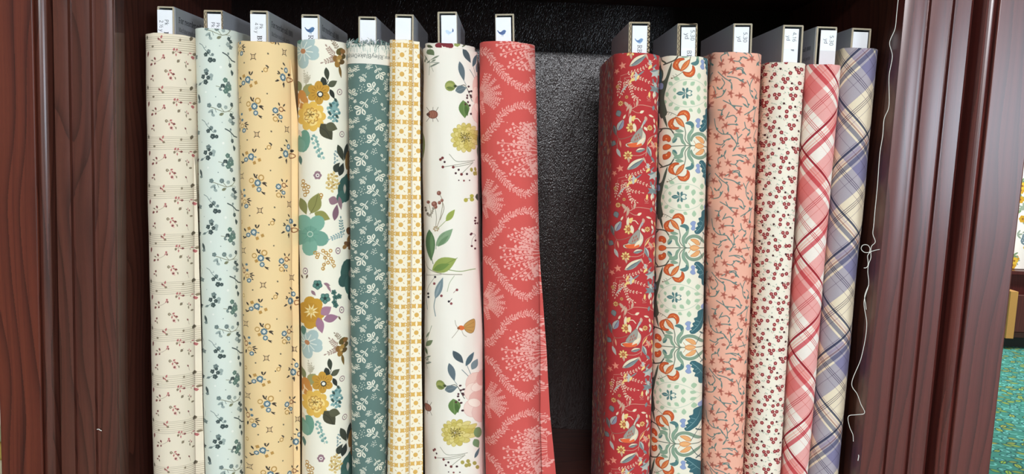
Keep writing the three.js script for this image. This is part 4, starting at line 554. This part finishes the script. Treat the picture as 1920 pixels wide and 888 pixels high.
function print12() {   // cream cloth scattered with small red five-petalled flowers
  const p = new Print(B[12], 0.094, 320, 520, [245, 236, 222], 3600).f(1405, 320, 4.44), re = [138, 26, 38], dk = [74, 28, 32], gn = [176, 182, 164], R = rng(12);
  const fl = (x, y) => { for (let i = 0; i < 5; i++) { const a = i * 1.257 + x; p.blob(x + Math.cos(a) * 9, y + Math.sin(a) * 9, 8.5, 7, a * 57, re); } p.dot(x, y, 6.5, [232, 160, 150]); p.dot(x, y, 3, [150, 60, 60]); };
  const single = [[170, 22], [255, 10], [160, 100], [290, 97], [172, 195], [225, 215], [297, 225], [340, 218], [200, 375], [288, 373], [260, 407], [257, 447], [325, 443], [160, 487], [217, 575], [162, 603], [310, 627], [338, 625], [112, 670], [154, 667], [143, 743], [270, 740], [105, 765], [155, 838], [212, 858], [278, 868], [315, 858], [132, 125], [140, 30], [365, 175], [108, 270], [90, 420], [80, 500], [60, 780], [75, 90]];
  const tri = [[250, 155], [180, 280], [312, 290], [128, 388], [130, 540], [300, 530], [235, 640], [237, 795], [362, 75], [340, 715], [75, 210], [70, 330], [62, 650], [45, 850], [20, 120], [10, 480], [400, 420], [410, 600], [405, 250], [-20, 700], [440, 760], [460, 60], [450, 330], [-30, 300]];
  for (let i = 0; i < 330; i++) { const x = -60 + R() * 560, y = R() * 888, a = R() * 360; p.leaf(x, y, 17, 8, a, gn); if (R() > 0.5) p.leaf(x + 12, y + 6, 15, 7, a + 50, [190, 194, 176]); if (R() > 0.85) p.dot(x - 10, y + 9, 3.5, [200, 120, 116]); }
  for (const [x, y] of single) fl(x, y); for (const [x, y] of tri) { fl(x - 18, y - 14 + (x % 3) * 3); fl(x + 18, y - 12); fl(x - 3 + (y % 5), y + 15); }
  for (const [x, y] of [[210, 60], [330, 50], [302, 180], [238, 342], [328, 367], [345, 475], [203, 445], [198, 540], [197, 705], [307, 695], [285, 822], [100, 450], [95, 605], [360, 560], [70, 580], [110, 150]]) { p.dot(x, y, 9, dk); p.leaf(x + 14, y + 8, 15, 6, 40, gn); }
  return p;
}
// woven check set on the bias: two sets of stripes, each colour filtering the ground
function plaid(b, x, y0, y1, sx, sets, ground, tones) {
  const h0 = at(x, y0, b.zf).y, P = h0 - at(x, y1, b.zf).y, [sr] = b.sh(sx, (y0 + y1) / 2), ur = sr / P + 0.5, N = 720;
  const tone = (list, t) => { let c = [1, 1, 1]; for (const [a, w, k] of list) { const d = Math.abs(((t - a) % 1 + 1.5) % 1 - 0.5), e = w / 2; if (d < e) { const q = tones[k]; c = [c[0] * q[0], c[1] * q[1], c[2] * q[2]]; } } return c; };
  const tabs = sets.map((l) => Array.from({ length: 2880 }, (_, i) => tone(l, i / 2880)));
  const pick = (tab, t) => tab[Math.floor(((t % 1) + 1) % 1 * 2880) % 2880];
  const map = dataTex(N, N, (u, v) => { const d = 1 - v, A = pick(tabs[0], d - (u - ur)), C = pick(tabs[1], d + (u - ur)), n = 1 + 0.03 * noise(u * 160, v * 160); return [0, 1, 2].map((i) => Math.min(255, ground[i] * A[i] * C[i] * n)); });
  return { b, W: P, P, h0, mat: clothMaterial(map) };
}
const CHECK = (d, b0, w) => { const o = (v) => d + v / 726; return [[o(0), 22 / 726, 'dark'], [o(-24), 5 / 726, 'thin'], [o(38), 20 / 726, 'pale'], [o(66), 16 / 726, 'mid'], [o(106), 44 / 726, 'wide'], [o(b0 + w / 2), w / 726, 'broad'], [o(b0 + w * 0.42), 4 / 726, 'thin'], [o(b0 + w + 72), 6 / 726, 'line'], [o(b0 + w + 90), 6 / 726, 'line'], [o(b0 + w + 108), 6 / 726, 'line'], [o(b0 + w + 168), 4 / 726, 'thin']]; };
function print13() {
  return plaid(B[13], 1518, 330, 518, 1517.7, [CHECK(637 / 726, 168, 220), CHECK(415 / 726, 236, 200)], [247, 236, 230], { dark: [0.66, 0.16, 0.24], thin: [0.93, 0.72, 0.7], pale: [0.98, 0.88, 0.86], mid: [0.97, 0.8, 0.78], wide: [0.87, 0.46, 0.50], broad: [0.96, 0.72, 0.73], line: [0.84, 0.38, 0.42] });
}
function print14() {
  return plaid(B[14], 1585, 330, 515, 1530 + 190 / 3.86, [CHECK(278 / 726, 150, 210), CHECK(550 / 726, 150, 210)], [240, 226, 202], { dark: [0.36, 0.39, 0.52], thin: [0.7, 0.66, 0.72], pale: [0.92, 0.88, 0.96], mid: [0.80, 0.68, 0.70], wide: [0.60, 0.62, 0.74], broad: [0.74, 0.75, 0.90], line: [0.48, 0.46, 0.56] });
}
// ------------------------------------------------------------------ fabric bolts: core boards, tickets, assembly
const cardOuter = new THREE.MeshStandardMaterial({ color: 0xc4c4cc, roughness: 0.6 });
const cardInner = new THREE.MeshStandardMaterial({ color: 0x8d765c, roughness: 0.9 });
const fluteMap = (() => { const c = document.createElement('canvas'); c.width = 32; c.height = 512; const g = c.getContext('2d'); g.fillStyle = 'rgb(176,158,132)'; g.fillRect(0, 0, 32, 512); g.strokeStyle = 'rgb(66,52,40)'; g.lineWidth = 7; g.beginPath(); for (let y = 0; y <= 512; y += 4) g.lineTo(16 + 6 * Math.sin(y * Math.PI / 32), y); g.stroke(); return canvasTex(c); })();
const cutFluted = new THREE.MeshStandardMaterial({ map: fluteMap, roughness: 0.95 });
const cutPlain = new THREE.MeshStandardMaterial({ color: 0xb3a58f, roughness: 0.95 });
function bird(g, x, y, s, flip = 1, col = 'rgb(56,104,150)', wing = 'rgb(44,70,122)') {   // the small blue bird mark
  g.save(); g.translate(x, y); g.scale(s * flip, s); g.fillStyle = col;
  g.beginPath(); g.moveTo(-46, -16); g.quadraticCurveTo(-40, -20, -36, -14); g.quadraticCurveTo(-24, 6, -6, 0); g.quadraticCurveTo(14, -20, 28, -20); g.quadraticCurveTo(40, -20, 42, -10); g.lineTo(50, -6); g.lineTo(42, -3); g.quadraticCurveTo(38, 26, 8, 30); g.quadraticCurveTo(-24, 28, -40, -4); g.closePath(); g.fill();
  g.fillStyle = wing; g.beginPath(); g.moveTo(-34, -4); g.quadraticCurveTo(-10, 8, 14, 0); g.quadraticCurveTo(10, 22, -12, 18); g.closePath(); g.fill(); g.beginPath(); g.moveTo(-46, -16); g.lineTo(-36, -14); g.lineTo(-30, 2); g.closePath(); g.fill();
  g.strokeStyle = col; g.lineWidth = 3.5; g.beginPath(); g.moveTo(4, 29); g.lineTo(2, 44); g.moveTo(14, 28); g.lineTo(14, 44); g.stroke(); g.restore();
}
// ticket: 10 px per mm, drawn from its top edge down; writing runs downwards
function ticket(w, draw) {
  const c = document.createElement('canvas'); c.width = Math.round(w * 10000); c.height = 500; const g = c.getContext('2d'); g.fillStyle = 'rgb(240,240,244)'; g.fillRect(0, 0, c.width, 500);
  const side = (txt, x, y, font, col) => { g.save(); g.translate(x, y); g.rotate(Math.PI / 2); g.font = font; g.fillStyle = col; g.fillText(txt, 0, 0); g.restore(); };
  draw(g, c.width, side); const t = canvasTex(c, false); return new THREE.MeshStandardMaterial({ map: t, roughness: 0.55 });
}
const pen = 'rgb(48,48,56)', ink = 'rgb(44,44,50)';
const sticker = (g, w, h) => { g.fillStyle = 'rgb(246,246,250)'; g.fillRect(w * 0.02, 6, w * 0.96, h); g.strokeStyle = 'rgb(214,214,218)'; g.lineWidth = 2; g.beginPath(); g.moveTo(w * 0.02, 6 + h); g.lineTo(w * 0.98, 6 + h); g.stroke(); };
const TICKETS = {
  1: (g, w, s) => { s('Pk', w * 0.50, 110, '62px sans-serif', pen); s('2 ½ y', w * 0.16, 120, '58px sans-serif', pen); s('BD', w * 0.44, 250, 'bold 74px serif', ink); },
  2: (g, w, s) => { s('Pk', w * 0.60, 100, '54px sans-serif', pen); s('Pk', w * 0.26, 95, '58px sans-serif', pen); },
  3: (g, w, s) => { s('Pk', w * 0.58, 110, '56px sans-serif', pen); s('4 ½ y', w * 0.30, 100, '52px sans-serif', pen); s('BD', w * 0.44, 245, 'bold 78px serif', ink); },
  4: (g, w, s) => { bird(g, w * 0.5, 132, 1.3); s('RBD', w * 0.42, 195, '82px serif', ink); },
  7: (g, w) => { bird(g, w * 0.52, 190, 1.0, -1, 'rgb(196,216,236)', 'rgb(190,210,232)'); g.fillStyle = 'rgb(40,76,140)'; g.beginPath(); g.moveTo(w * 0.74, 150); g.quadraticCurveTo(w * 0.86, 180, w * 0.74, 200); g.quadraticCurveTo(w * 0.7, 176, w * 0.74, 150); g.fill(); },
  8: (g, w) => { bird(g, w * 0.38, 168, 1.15, 1, 'rgb(58,94,150)', 'rgb(48,72,128)'); },
  9: (g, w, s) => { bird(g, w * 0.42, 170, 1.1, 1, 'rgb(106,146,188)', 'rgb(74,112,164)'); s('RBD', w * 0.34, 222, '74px serif', ink); },
  10: (g, w, s) => { s('5.30', w * 0.62, 30, '66px sans-serif', pen); s('yd', w * 0.24, 70, '66px sans-serif', pen); s('BD', w * 0.40, 262, '78px serif', ink); sticker(g, w, 0.1); g.fillStyle = 'rgb(246,246,250)'; g.fillRect(0, 240, w, 34); },
  11: (g, w, s) => { s('5.30', w * 0.62, 60, '62px sans-serif', pen); s('yd', w * 0.24, 110, '60px sans-serif', pen); },
  12: (g, w, s) => { sticker(g, w, 236); s('4.16', w * 0.60, 40, '58px sans-serif', pen); s('yd', w * 0.2, 80, '58px sans-serif', pen); s('F', w * 0.52, 236, 'bold 52px sans-serif', ink); },
  13: (g, w, s) => { g.fillStyle = 'rgb(224,216,218)'; g.fillRect(0, 0, w, 500); sticker(g, w, 232); s('5.30', w * 0.58, 60, '62px sans-serif', pen); s('yd', w * 0.24, 100, '56px sans-serif', pen); },
};
function sidePrint(dark) {   // the care lines printed on a core board, 6 px per mm
  const c = document.createElement('canvas'); c.width = 1068; c.height = 360; const g = c.getContext('2d'); g.fillStyle = 'rgb(201,200,203)'; g.fillRect(0, 0, 1068, 360); g.fillStyle = 'rgb(30,30,34)';
  if (dark) { g.font = 'bold 40px serif'; g.textAlign = 'right'; g.fillText('For reorder call (800)', 990, 150); g.font = '34px serif'; g.fillText('Machine wash cold gentle', 990, 220); } else { g.font = 'bold 58px serif'; g.fillText('For reorder call (800)', 66, 96); g.font = '42px serif'; g.fillText('Machine wash cold, gentle', 66, 158); g.fillText('Tumble dry low', 190, 220); }
  return canvasTex(c, false);
}
const printRight = new THREE.MeshStandardMaterial({ map: sidePrint(false), roughness: 0.6 }), printLeft = new THREE.MeshStandardMaterial({ map: sidePrint(true), roughness: 0.6 });
function sidePlane(x, z0, z1, y0, y1, dir) {
  const g = new THREE.BoxGeometry(0.0004, y1 - y0, z1 - z0); g.translate(x, (y0 + y1) / 2, (z0 + z1) / 2); const p = g.attributes.position, uv = g.attributes.uv;
  for (let i = 0; i < p.count; i++) { const t = (z1 - p.getZ(i)) / (z1 - z0); uv.setXY(i, dir > 0 ? t : 1 - t, (p.getY(i) - y0) / (y1 - y0)); } return g;
}
// n: [left px, right px, top px of the board's front, gap left mm, gap right mm, fluted edges]
const BOARDS = { 1: [295, 327, 12, 0.4, 1.9, 0], 2: [382, 418, 19, 4, 1, 1], 3: [469, 503, 20, 0.4, 2.3, 0], 4: [565, 599, 27, 0.4, 1.8, 0], 5: [672, 706, 31, 2, 0.6, 0], 6: [741, 776, 27, 0.5, 3, 0], 7: [820, 857, 22, 4.4, 0.6, 0], 8: [928, 964, 26, 0.6, 3.8, 0], 9: [1179, 1219, 41, 4.4, 1.6, 1], 10: [1270, 1308, 44, 5, 1.2, 1], 11: [1375, 1411, 44, 0.8, 4, 0], 12: [1468, 1507, 47, 1.6, 5, 0], 13: [1531, 1570, 50, 5, 0.6, 0], 14: [1597, 1634, 53, 1.4, 3, 0] };
function coreBoard(b, root) {
  const [l, r, top, gl, gr, fl] = BOARDS[b.n], zf = b.zf - 0.021, a = at(l, top, zf), c = at(r, top, zf), w = c.x - a.x, xm = (a.x + c.x) / 2 - b.x0, yt = (a.y + c.y) / 2, H = 0.13, D = 0.165, t = 0.0022;
  const slope = (b.cx(1.5) - b.cx(1.0)) / 0.5;
  const put = (g) => { g.rotateZ(-Math.atan(slope)); g.translate(xm, yt - SHELF, zf); return g; };
  const x0 = -w / 2, x1 = w / 2;
  const sleeve = mesh('core_board', put(joined([box(x0, x0 + t, -H, -0.0006, -D, 0, 0.0004), box(x1 - t, x1, -H, -0.0006, -D, 0, 0.0004), box(x0 + 0.0004, x1 - 0.0004, -t * 0.9, 0, -D, 0.0004, 0.0004), box(x0 + t, x1 - t, -H, -t, -D, -D + t, 0)])), cardOuter, root);
  const e = 0.0008, cut = joined([box(x0 + 0.0001, x0 + t + (fl ? 0.0012 : 0.0002), -H, -0.001, -0.002, e, 0.0003), box(x1 - t - (fl && gr > 1.4 ? 0.0008 : 0), x1 - 0.0001, -H, -0.001, -0.002, e, 0.0003), box(x0 + 0.0006, x1 - 0.0006, -t * 0.9, -0.0001, -0.001, e + 0.0003, 0.0003)]);
  { const p = cut.attributes.position, uv = cut.attributes.uv; for (let i = 0; i < p.count; i++) uv.setXY(i, (p.getX(i) - x0) / 0.0034 % 1, p.getY(i) / 0.05); }
  mesh('cut_edge', put(cut), fl ? cutFluted : cutPlain, sleeve);
  const f0 = x0 + gl / 1000, f1 = x1 - gr / 1000, ft = -0.0042, fg = new RoundedBoxGeometry(f1 - f0, H - 0.006, 0.0016, 2, 0.0005); fg.translate((f0 + f1) / 2, ft - (H - 0.006) / 2, gl < 1 || gr < 1 ? 0.0012 : -0.0008);
  { const p = fg.attributes.position, uv = fg.attributes.uv; for (let i = 0; i < p.count; i++) uv.setXY(i, (p.getX(i) - f0) / (f1 - f0), 1 - (ft - p.getY(i)) / 0.05); }
  mesh('front_flap', put(fg), ticket(f1 - f0, TICKETS[b.n] || (() => {})), sleeve);
  if ([1, 3, 4].includes(b.n)) mesh('printed_side', put(sidePlane(x1 + 0.0001, -D, -0.001, -0.06, -0.0012, 1)), printRight, sleeve);
  if ([13].includes(b.n)) mesh('printed_side', put(sidePlane(x0 - 0.0001, -D, -0.001, -0.06, -0.0012, -1)), printLeft, sleeve);
}
const LABELS = [0,
  'cream bolt with fine grey stripes and tiny rose sprigs, nearest the left post',
  'pale blue-grey bolt with slate blossom twigs, between the cream and the yellow bolts',
  'warm yellow bolt with small blue ringed flowers and brown hash squares',
  'ivory bolt with large mustard, teal and yellow bouquet flowers',
  'grey-green bolt with white outlined leaves and a frayed lettered white edge',
  'thin cream and gold bolt in a sun-and-star lattice pattern',
  'white bolt with watercolour leaves, a beetle, a moth and a yellow zinnia',
  'coral bolt with pale pink garlands, beside the empty gap in the row',
  'red bolt with small robins, ferns and yellow flowers, right of the empty gap',
  'ivory bolt with mirrored orange lilies and teal leaves',
  'salmon pink bolt with star flowers on curling grey stems',
  'cream bolt scattered with tiny dark red flowers, leaning right of the salmon one',
  'pink and red diagonal plaid bolt leaning in the row',
  'lavender and cream diagonal plaid bolt, nearest the right post'];
const PRINTS = [0, print1, print2, print3, print4, print5, print6, print7, print8, print9, print10, print11, print12, print13, print14];
const TAILS = {
  1: { f0: 1.2, hTop: at(370, 290, -0.02).y, len: (k) => 0.011 * Math.pow(k, 0.6), turn: 0.75 },
  3: { f0: 1.15, hTop: at(550, 112, -0.02).y, len: (k) => 0.008 * Math.min(1, k * 8), turn: 0.55 },
  6: { f0: 1.05, hTop: at(780, 80, -0.02).y, len: (k) => 0.007 + 0.0105 * k, turn: 0.85, curl: 0.3 },
  8: { f0: 1.25, hTop: at(1014, 470, -0.02).y, len: (k) => 0.024 * k, turn: 0.8, curl: 0.25 },
};
for (let n = 1; n <= 14; n++) {
  const b = B[n], pr = PRINTS[n](), mat = pr.mat || pr.material();
  const root = thing('fabric_bolt', LABELS[n], 'fabric bolt', [b.x0, SHELF, 0], 'fabric bolts standing in the cabinet');
  const roll = mesh('fabric_roll', rollGeometry(b, pr), mat, root);
  coreBoard(b, root);
  if (TAILS[n]) mesh('loose_end', looseEnd(b, pr, TAILS[n]), mat, root);
  if (n === 5) {   // the white selvedge with its upside-down lettering, and the frayed threads above it
    const sp = new Print(b, 0.11, 80, 121, [240, 236, 228], 6000), c = sp.canvas(), g = c.getContext('2d'), [bx, by] = sp.map(693, 101.5), txt = 'www.RileyBlakeDesigns.com', f = 'px sans-serif', size = Math.round(10.6 * sp.k);
    g.font = size + f; g.fillStyle = 'rgb(74,84,82)'; const pre = g.measureText('www.RileyB').width - g.measureText('B').width / 2; g.save(); g.translate(bx, by); g.rotate(Math.PI); g.fillText(txt, -pre, 0); g.restore();
    for (let i = 0; i < 400; i++) { const r = rng(i + 5)(), q = rng(i * 7 + 1)(); g.fillStyle = i % 3 ? 'rgb(240,236,228)' : 'rgb(150,172,166)'; g.fillRect(r * c.width, q * c.height * 0.34, 3, 14 + q * 20); }
    mesh('selvedge', rollGeometry(b, sp, b.hTop + 0.0006, 0.0007, at(690, 119.5, b.zf).y), clothMaterial(canvasTex(c)), roll);
    const R = rng(55), wisps = [];
    for (let i = 0; i < 300; i++) {
      const s = (R() - 0.5) * 0.1, h = b.hTop + (R() - 0.6) * 0.006, o = R() * 0.002 - 0.006 * (R() > 0.5), L = 0.003 + R() * 0.005, [x0, z0] = b.sec(s, h, o + 0.0005), [x1, z1] = b.sec(s + (R() - 0.5) * 0.006, h, o + 0.001 - R() * 0.008), lean = (R() - 0.5) * 0.006;
      const cv = new THREE.QuadraticBezierCurve3(new THREE.Vector3(x0, h - SHELF, z0), new THREE.Vector3(x0 + lean * 0.3, h - SHELF + L * 0.6, z0), new THREE.Vector3(x1 + lean, h - SHELF + L * (0.5 + R() * 0.5), z1)); const tg = new THREE.TubeGeometry(cv, 4, 0.0003, 4); wisps.push(tg);
    }
    const third = Math.floor(wisps.length * 0.7);
    const fa = mesh('frayed_threads', joined(wisps.slice(0, third)), new THREE.MeshStandardMaterial({ color: 0x66857f, roughness: 1 }), roll); fa.userData.kind = 'stuff';
    const fb = mesh('frayed_threads', joined(wisps.slice(third)), new THREE.MeshStandardMaterial({ color: 0xe9e6df, roughness: 1 }), roll); fb.userData.kind = 'stuff';
  }
  if (n === 7) {   // the inner layer standing a little above the outer one
    const sp = new Print(b, 0.11, 78, 108, [243, 238, 230], 4000).f(780, 0, 3.17), wine = [126, 44, 54];
    for (const [x, y, r] of [[130, 268, 26], [160, 262, 22], [190, 266, 26], [206, 270, 20]]) sp.blob(x, y, r, 15, 0, wine); sp.leaf(155, 280, 30, 8, 60, [244, 238, 230]); sp.blob(70, 276, 20, 10, 20, [84, 92, 66]); for (const [x, y] of [[240, 264], [252, 268], [262, 262]]) sp.blob(x, y, 10, 9, 0, [150, 160, 96]); sp.leaf(300, 268, 40, 10, -30, [110, 116, 88]);
    mesh('inner_layer', rollGeometry(b, sp, at(841, 80.5, b.zf).y, -0.0028, b.hTop - 0.02), sp.material(), roll);
  }
}
// ------------------------------------------------------------------ loose thread, lint
{
  const Z = ZF + 0.004, q = [[1694, -70], [1688, -30], [1684, 0], [1681, 28], [1678, 54], [1668, 80], [1673, 104], [1667, 142], [1666, 202], [1658, 222], [1655, 254], [1650, 285], [1645, 349], [1640, 400], [1638, 424], [1636.5, 438], [1641, 454], [1634, 461], [1632.7, 473], [1633, 482], [1628.6, 495], [1627, 508], [1628.7, 532], [1620, 565], [1625, 609], [1615, 669], [1597, 721], [1607, 738], [1614, 757], [1621, 774], [1605, 777], [1591, 779.5], [1593, 800], [1599, 814], [1600, 827]];
  const W = (l, dz = 0) => new THREE.CatmullRomCurve3(l.map(([x, y], i) => at(x, y, Z + dz + 0.001 * Math.sin(i * 1.7))), false, 'centripetal');
  const T = (l, r = 0.00036, dz = 0) => new THREE.TubeGeometry(W(l, dz), l.length * 8, r, 6);
  const t = thing('loose_thread', 'long white crinkled thread dangling down the right fluted post', 'thread');
  const white = new THREE.MeshStandardMaterial({ color: 0xf0ece4, roughness: 0.8 });
  mesh('strand', T(q), white, t);
  mesh('knot_loop', joined([T([[1630, 472.5], [1631, 466], [1628, 460], [1623, 458.3], [1617, 460], [1614.6, 465], [1617, 470], [1622, 473], [1628, 473], [1634, 471], [1642, 468.6], [1649.6, 467.2]], 0.00036, 0.0008), T([[1631.5, 472], [1626.8, 479], [1627.5, 490], [1627, 498], [1624, 501.5], [1619.5, 502]], 0.0004, 0.0012), T([[1629, 534], [1624, 545], [1621, 556], [1623, 570], [1624, 580]], 0.00036, 0.001)]), white, t);
  const speck = (pts, z, label) => { const m = mesh('lint_fleck', new THREE.TubeGeometry(new THREE.CatmullRomCurve3(pts.map(([x, y], i) => at(x, y, z + 0.0003 * i))), 10, 0.0005, 6), white); m.userData = { label, category: 'lint' }; };
  speck([[182, 804.5], [185, 804], [188, 806], [190.5, 807]], ZF + 0.0004, 'tiny white lint fleck on the left fluted post');
  speck([[1609.6, 852], [1610, 855], [1609, 860], [1608.6, 863]], ZF + 0.0004, 'tiny white lint fleck low on the right fluted post');
}
// ------------------------------------------------------------------ far display counter seen past the right edge
{
  const p0 = atFloor(1900, 655), zc = p0.z, Y = (py, px = 1906) => at(px, py, zc).y, Xc = (px, py = 590) => at(px, py, zc).x;
  const red = new THREE.MeshPhysicalMaterial({ map: woodRight, color: 0xdccfd2, roughness: 0.4, clearcoat: 0.3, clearcoatRoughness: 0.3 }), pale = new THREE.MeshStandardMaterial({ color: 0xc08c48, roughness: 0.5 }), dark = new THREE.MeshStandardMaterial({ color: 0x1d211f, roughness: 0.8 });
  const c = thing('display_counter', 'low dark red display bin with a pale wood end board, beyond the cabinet', 'display counter', [Xc(1903), 0, zc]);
  const L = 1.25, y0 = Y(622), y1 = Y(553), yt = Y(541);
  mesh('front_board', box(0.0, L, y0, y1, -0.025, 0, 0.003), red, c);
  mesh('end_board', prism([[-0.058, -0.5], [-0.058, 0.012], [0.0, 0.012], [0.0, -0.5]].reverse(), y0 - 0.05, Y(546)), pale, c);
  mesh('bin_floor', box(0, L, y0, y0 + 0.02, -0.5, -0.025, 0), red, c);
  mesh('back_board', box(0, L, y0, Y(529), -0.52, -0.5, 0.002), red, c);
  mesh('lower_rail', box(-0.03, L, Y(635), y0 - 0.012, -0.5, -0.05, 0.002), red, c);
  mesh('plinth', box(-0.03, L, 0, Y(635), -0.5, -0.1, 0), dark, c);
  mesh('ledge', box(-0.06, L, Y(529), Y(529) + 0.03, -0.62, -0.44, 0.002), red, c);
  mesh('upright_board', box(-0.06, L, Y(529) + 0.03, 1.75, -0.66, -0.6, 0.002), red, c);
  // floral cloth pinned on the upright
  const S = 512, cv = document.createElement('canvas'); cv.width = cv.height = S; const g = cv.getContext('2d'), r = rng(71); g.fillStyle = 'rgb(246,246,240)'; g.fillRect(0, 0, S, S);
  for (let i = 0; i < 60; i++) { const x = r() * S, y = r() * S, a = r() * 6.28; for (let k = 0; k < 3; k++) { g.save(); g.translate(x, y); g.rotate(a + k * 0.9); g.fillStyle = ['rgb(120,150,110)', 'rgb(150,168,150)', 'rgb(110,136,150)'][i % 3]; g.beginPath(); g.ellipse(20, 0, 18, 6, 0, 0, 7); g.fill(); g.restore(); } if (i % 2) { g.fillStyle = i % 4 > 1 ? 'rgb(226,190,62)' : 'rgb(206,160,44)'; for (let k = 0; k < 6; k++) { g.beginPath(); g.arc(x + 15 * Math.cos(k * 1.05), y + 15 * Math.sin(k * 1.05), 11, 0, 7); g.fill(); } g.fillStyle = 'rgb(150,104,40)'; g.beginPath(); g.arc(x, y, 7, 0, 7); g.fill(); } }
  const t = canvasTex(cv); t.repeat.set(1 / 0.62, 1 / 0.62);
  const yb = Y(529) + 0.035, cols = 60, rows = 20, w = 1.2;
  const sheet = (o, flip) => grid(rows, cols, (i, j) => { const x = w * j / cols, y = (1.7 - yb) * i / rows; return [x, y, o + 0.012 * Math.sin(x * 21) * (1 - 0.6 * i / rows), x, y]; }, flip);
  const q = mesh('floral_fabric', joined([sheet(0.018, false), sheet(0.014, true)]), clothMaterial(t)); q.position.set(Xc(1903) - 0.04, yb, zc - 0.58); q.userData = { label: 'bright white cloth with yellow flowers hung above the far display bin', category: 'fabric' };
}
// ------------------------------------------------------------------ folded cloth on a low table, past the left edge
{
  const z = -1.5, xr = at(6, 830, z).x, yt = at(2, 776, z).y, yb = at(2, 888, z).y - 0.03, n = 4, d = (yt - yb) / n;
  const tb = thing('low_table', 'low wooden table under the folded cloths at the left picture edge', 'table', [xr - 0.2, 0, z - 0.2]);
  mesh('tabletop', box(-0.3, 0.3, yb - 0.03, yb, -0.22, 0.22, 0.004), M.plainWood, tb);
  for (const x of [-0.27, 0.27]) for (const zz of [-0.19, 0.19]) mesh('leg', box(x - 0.02, x + 0.02, 0, yb - 0.03, zz - 0.02, zz + 0.02, 0.003), M.plainWood, tb);
  const names = ['cream folded cloth', 'mustard yellow folded cloth', 'pale green folded cloth', 'ivory folded cloth'], at2 = ['lowest of the stack', 'second from the bottom of the stack', 'third from the bottom of the stack', 'topmost of the stack'], cols = [0xd9cfae, 0xc7a858, 0xaab38c, 0xefe8d2];
  for (let i = 0; i < n; i++) { const m = mesh('folded_fabric', box(-0.2, 0.2, 0.0005, d - 0.0005, -0.16, 0.16, d * 0.48), new THREE.MeshStandardMaterial({ color: cols[i], roughness: 0.95 })); m.position.set(xr - 0.2, yb + i * d, z - 0.2 + 0.012 * (i % 2)); m.userData = { label: names[i] + ' on the low table, ' + at2[i], category: 'fabric', group: 'folded cloths on the low table' }; }
}
renderer.render(scene, camera);
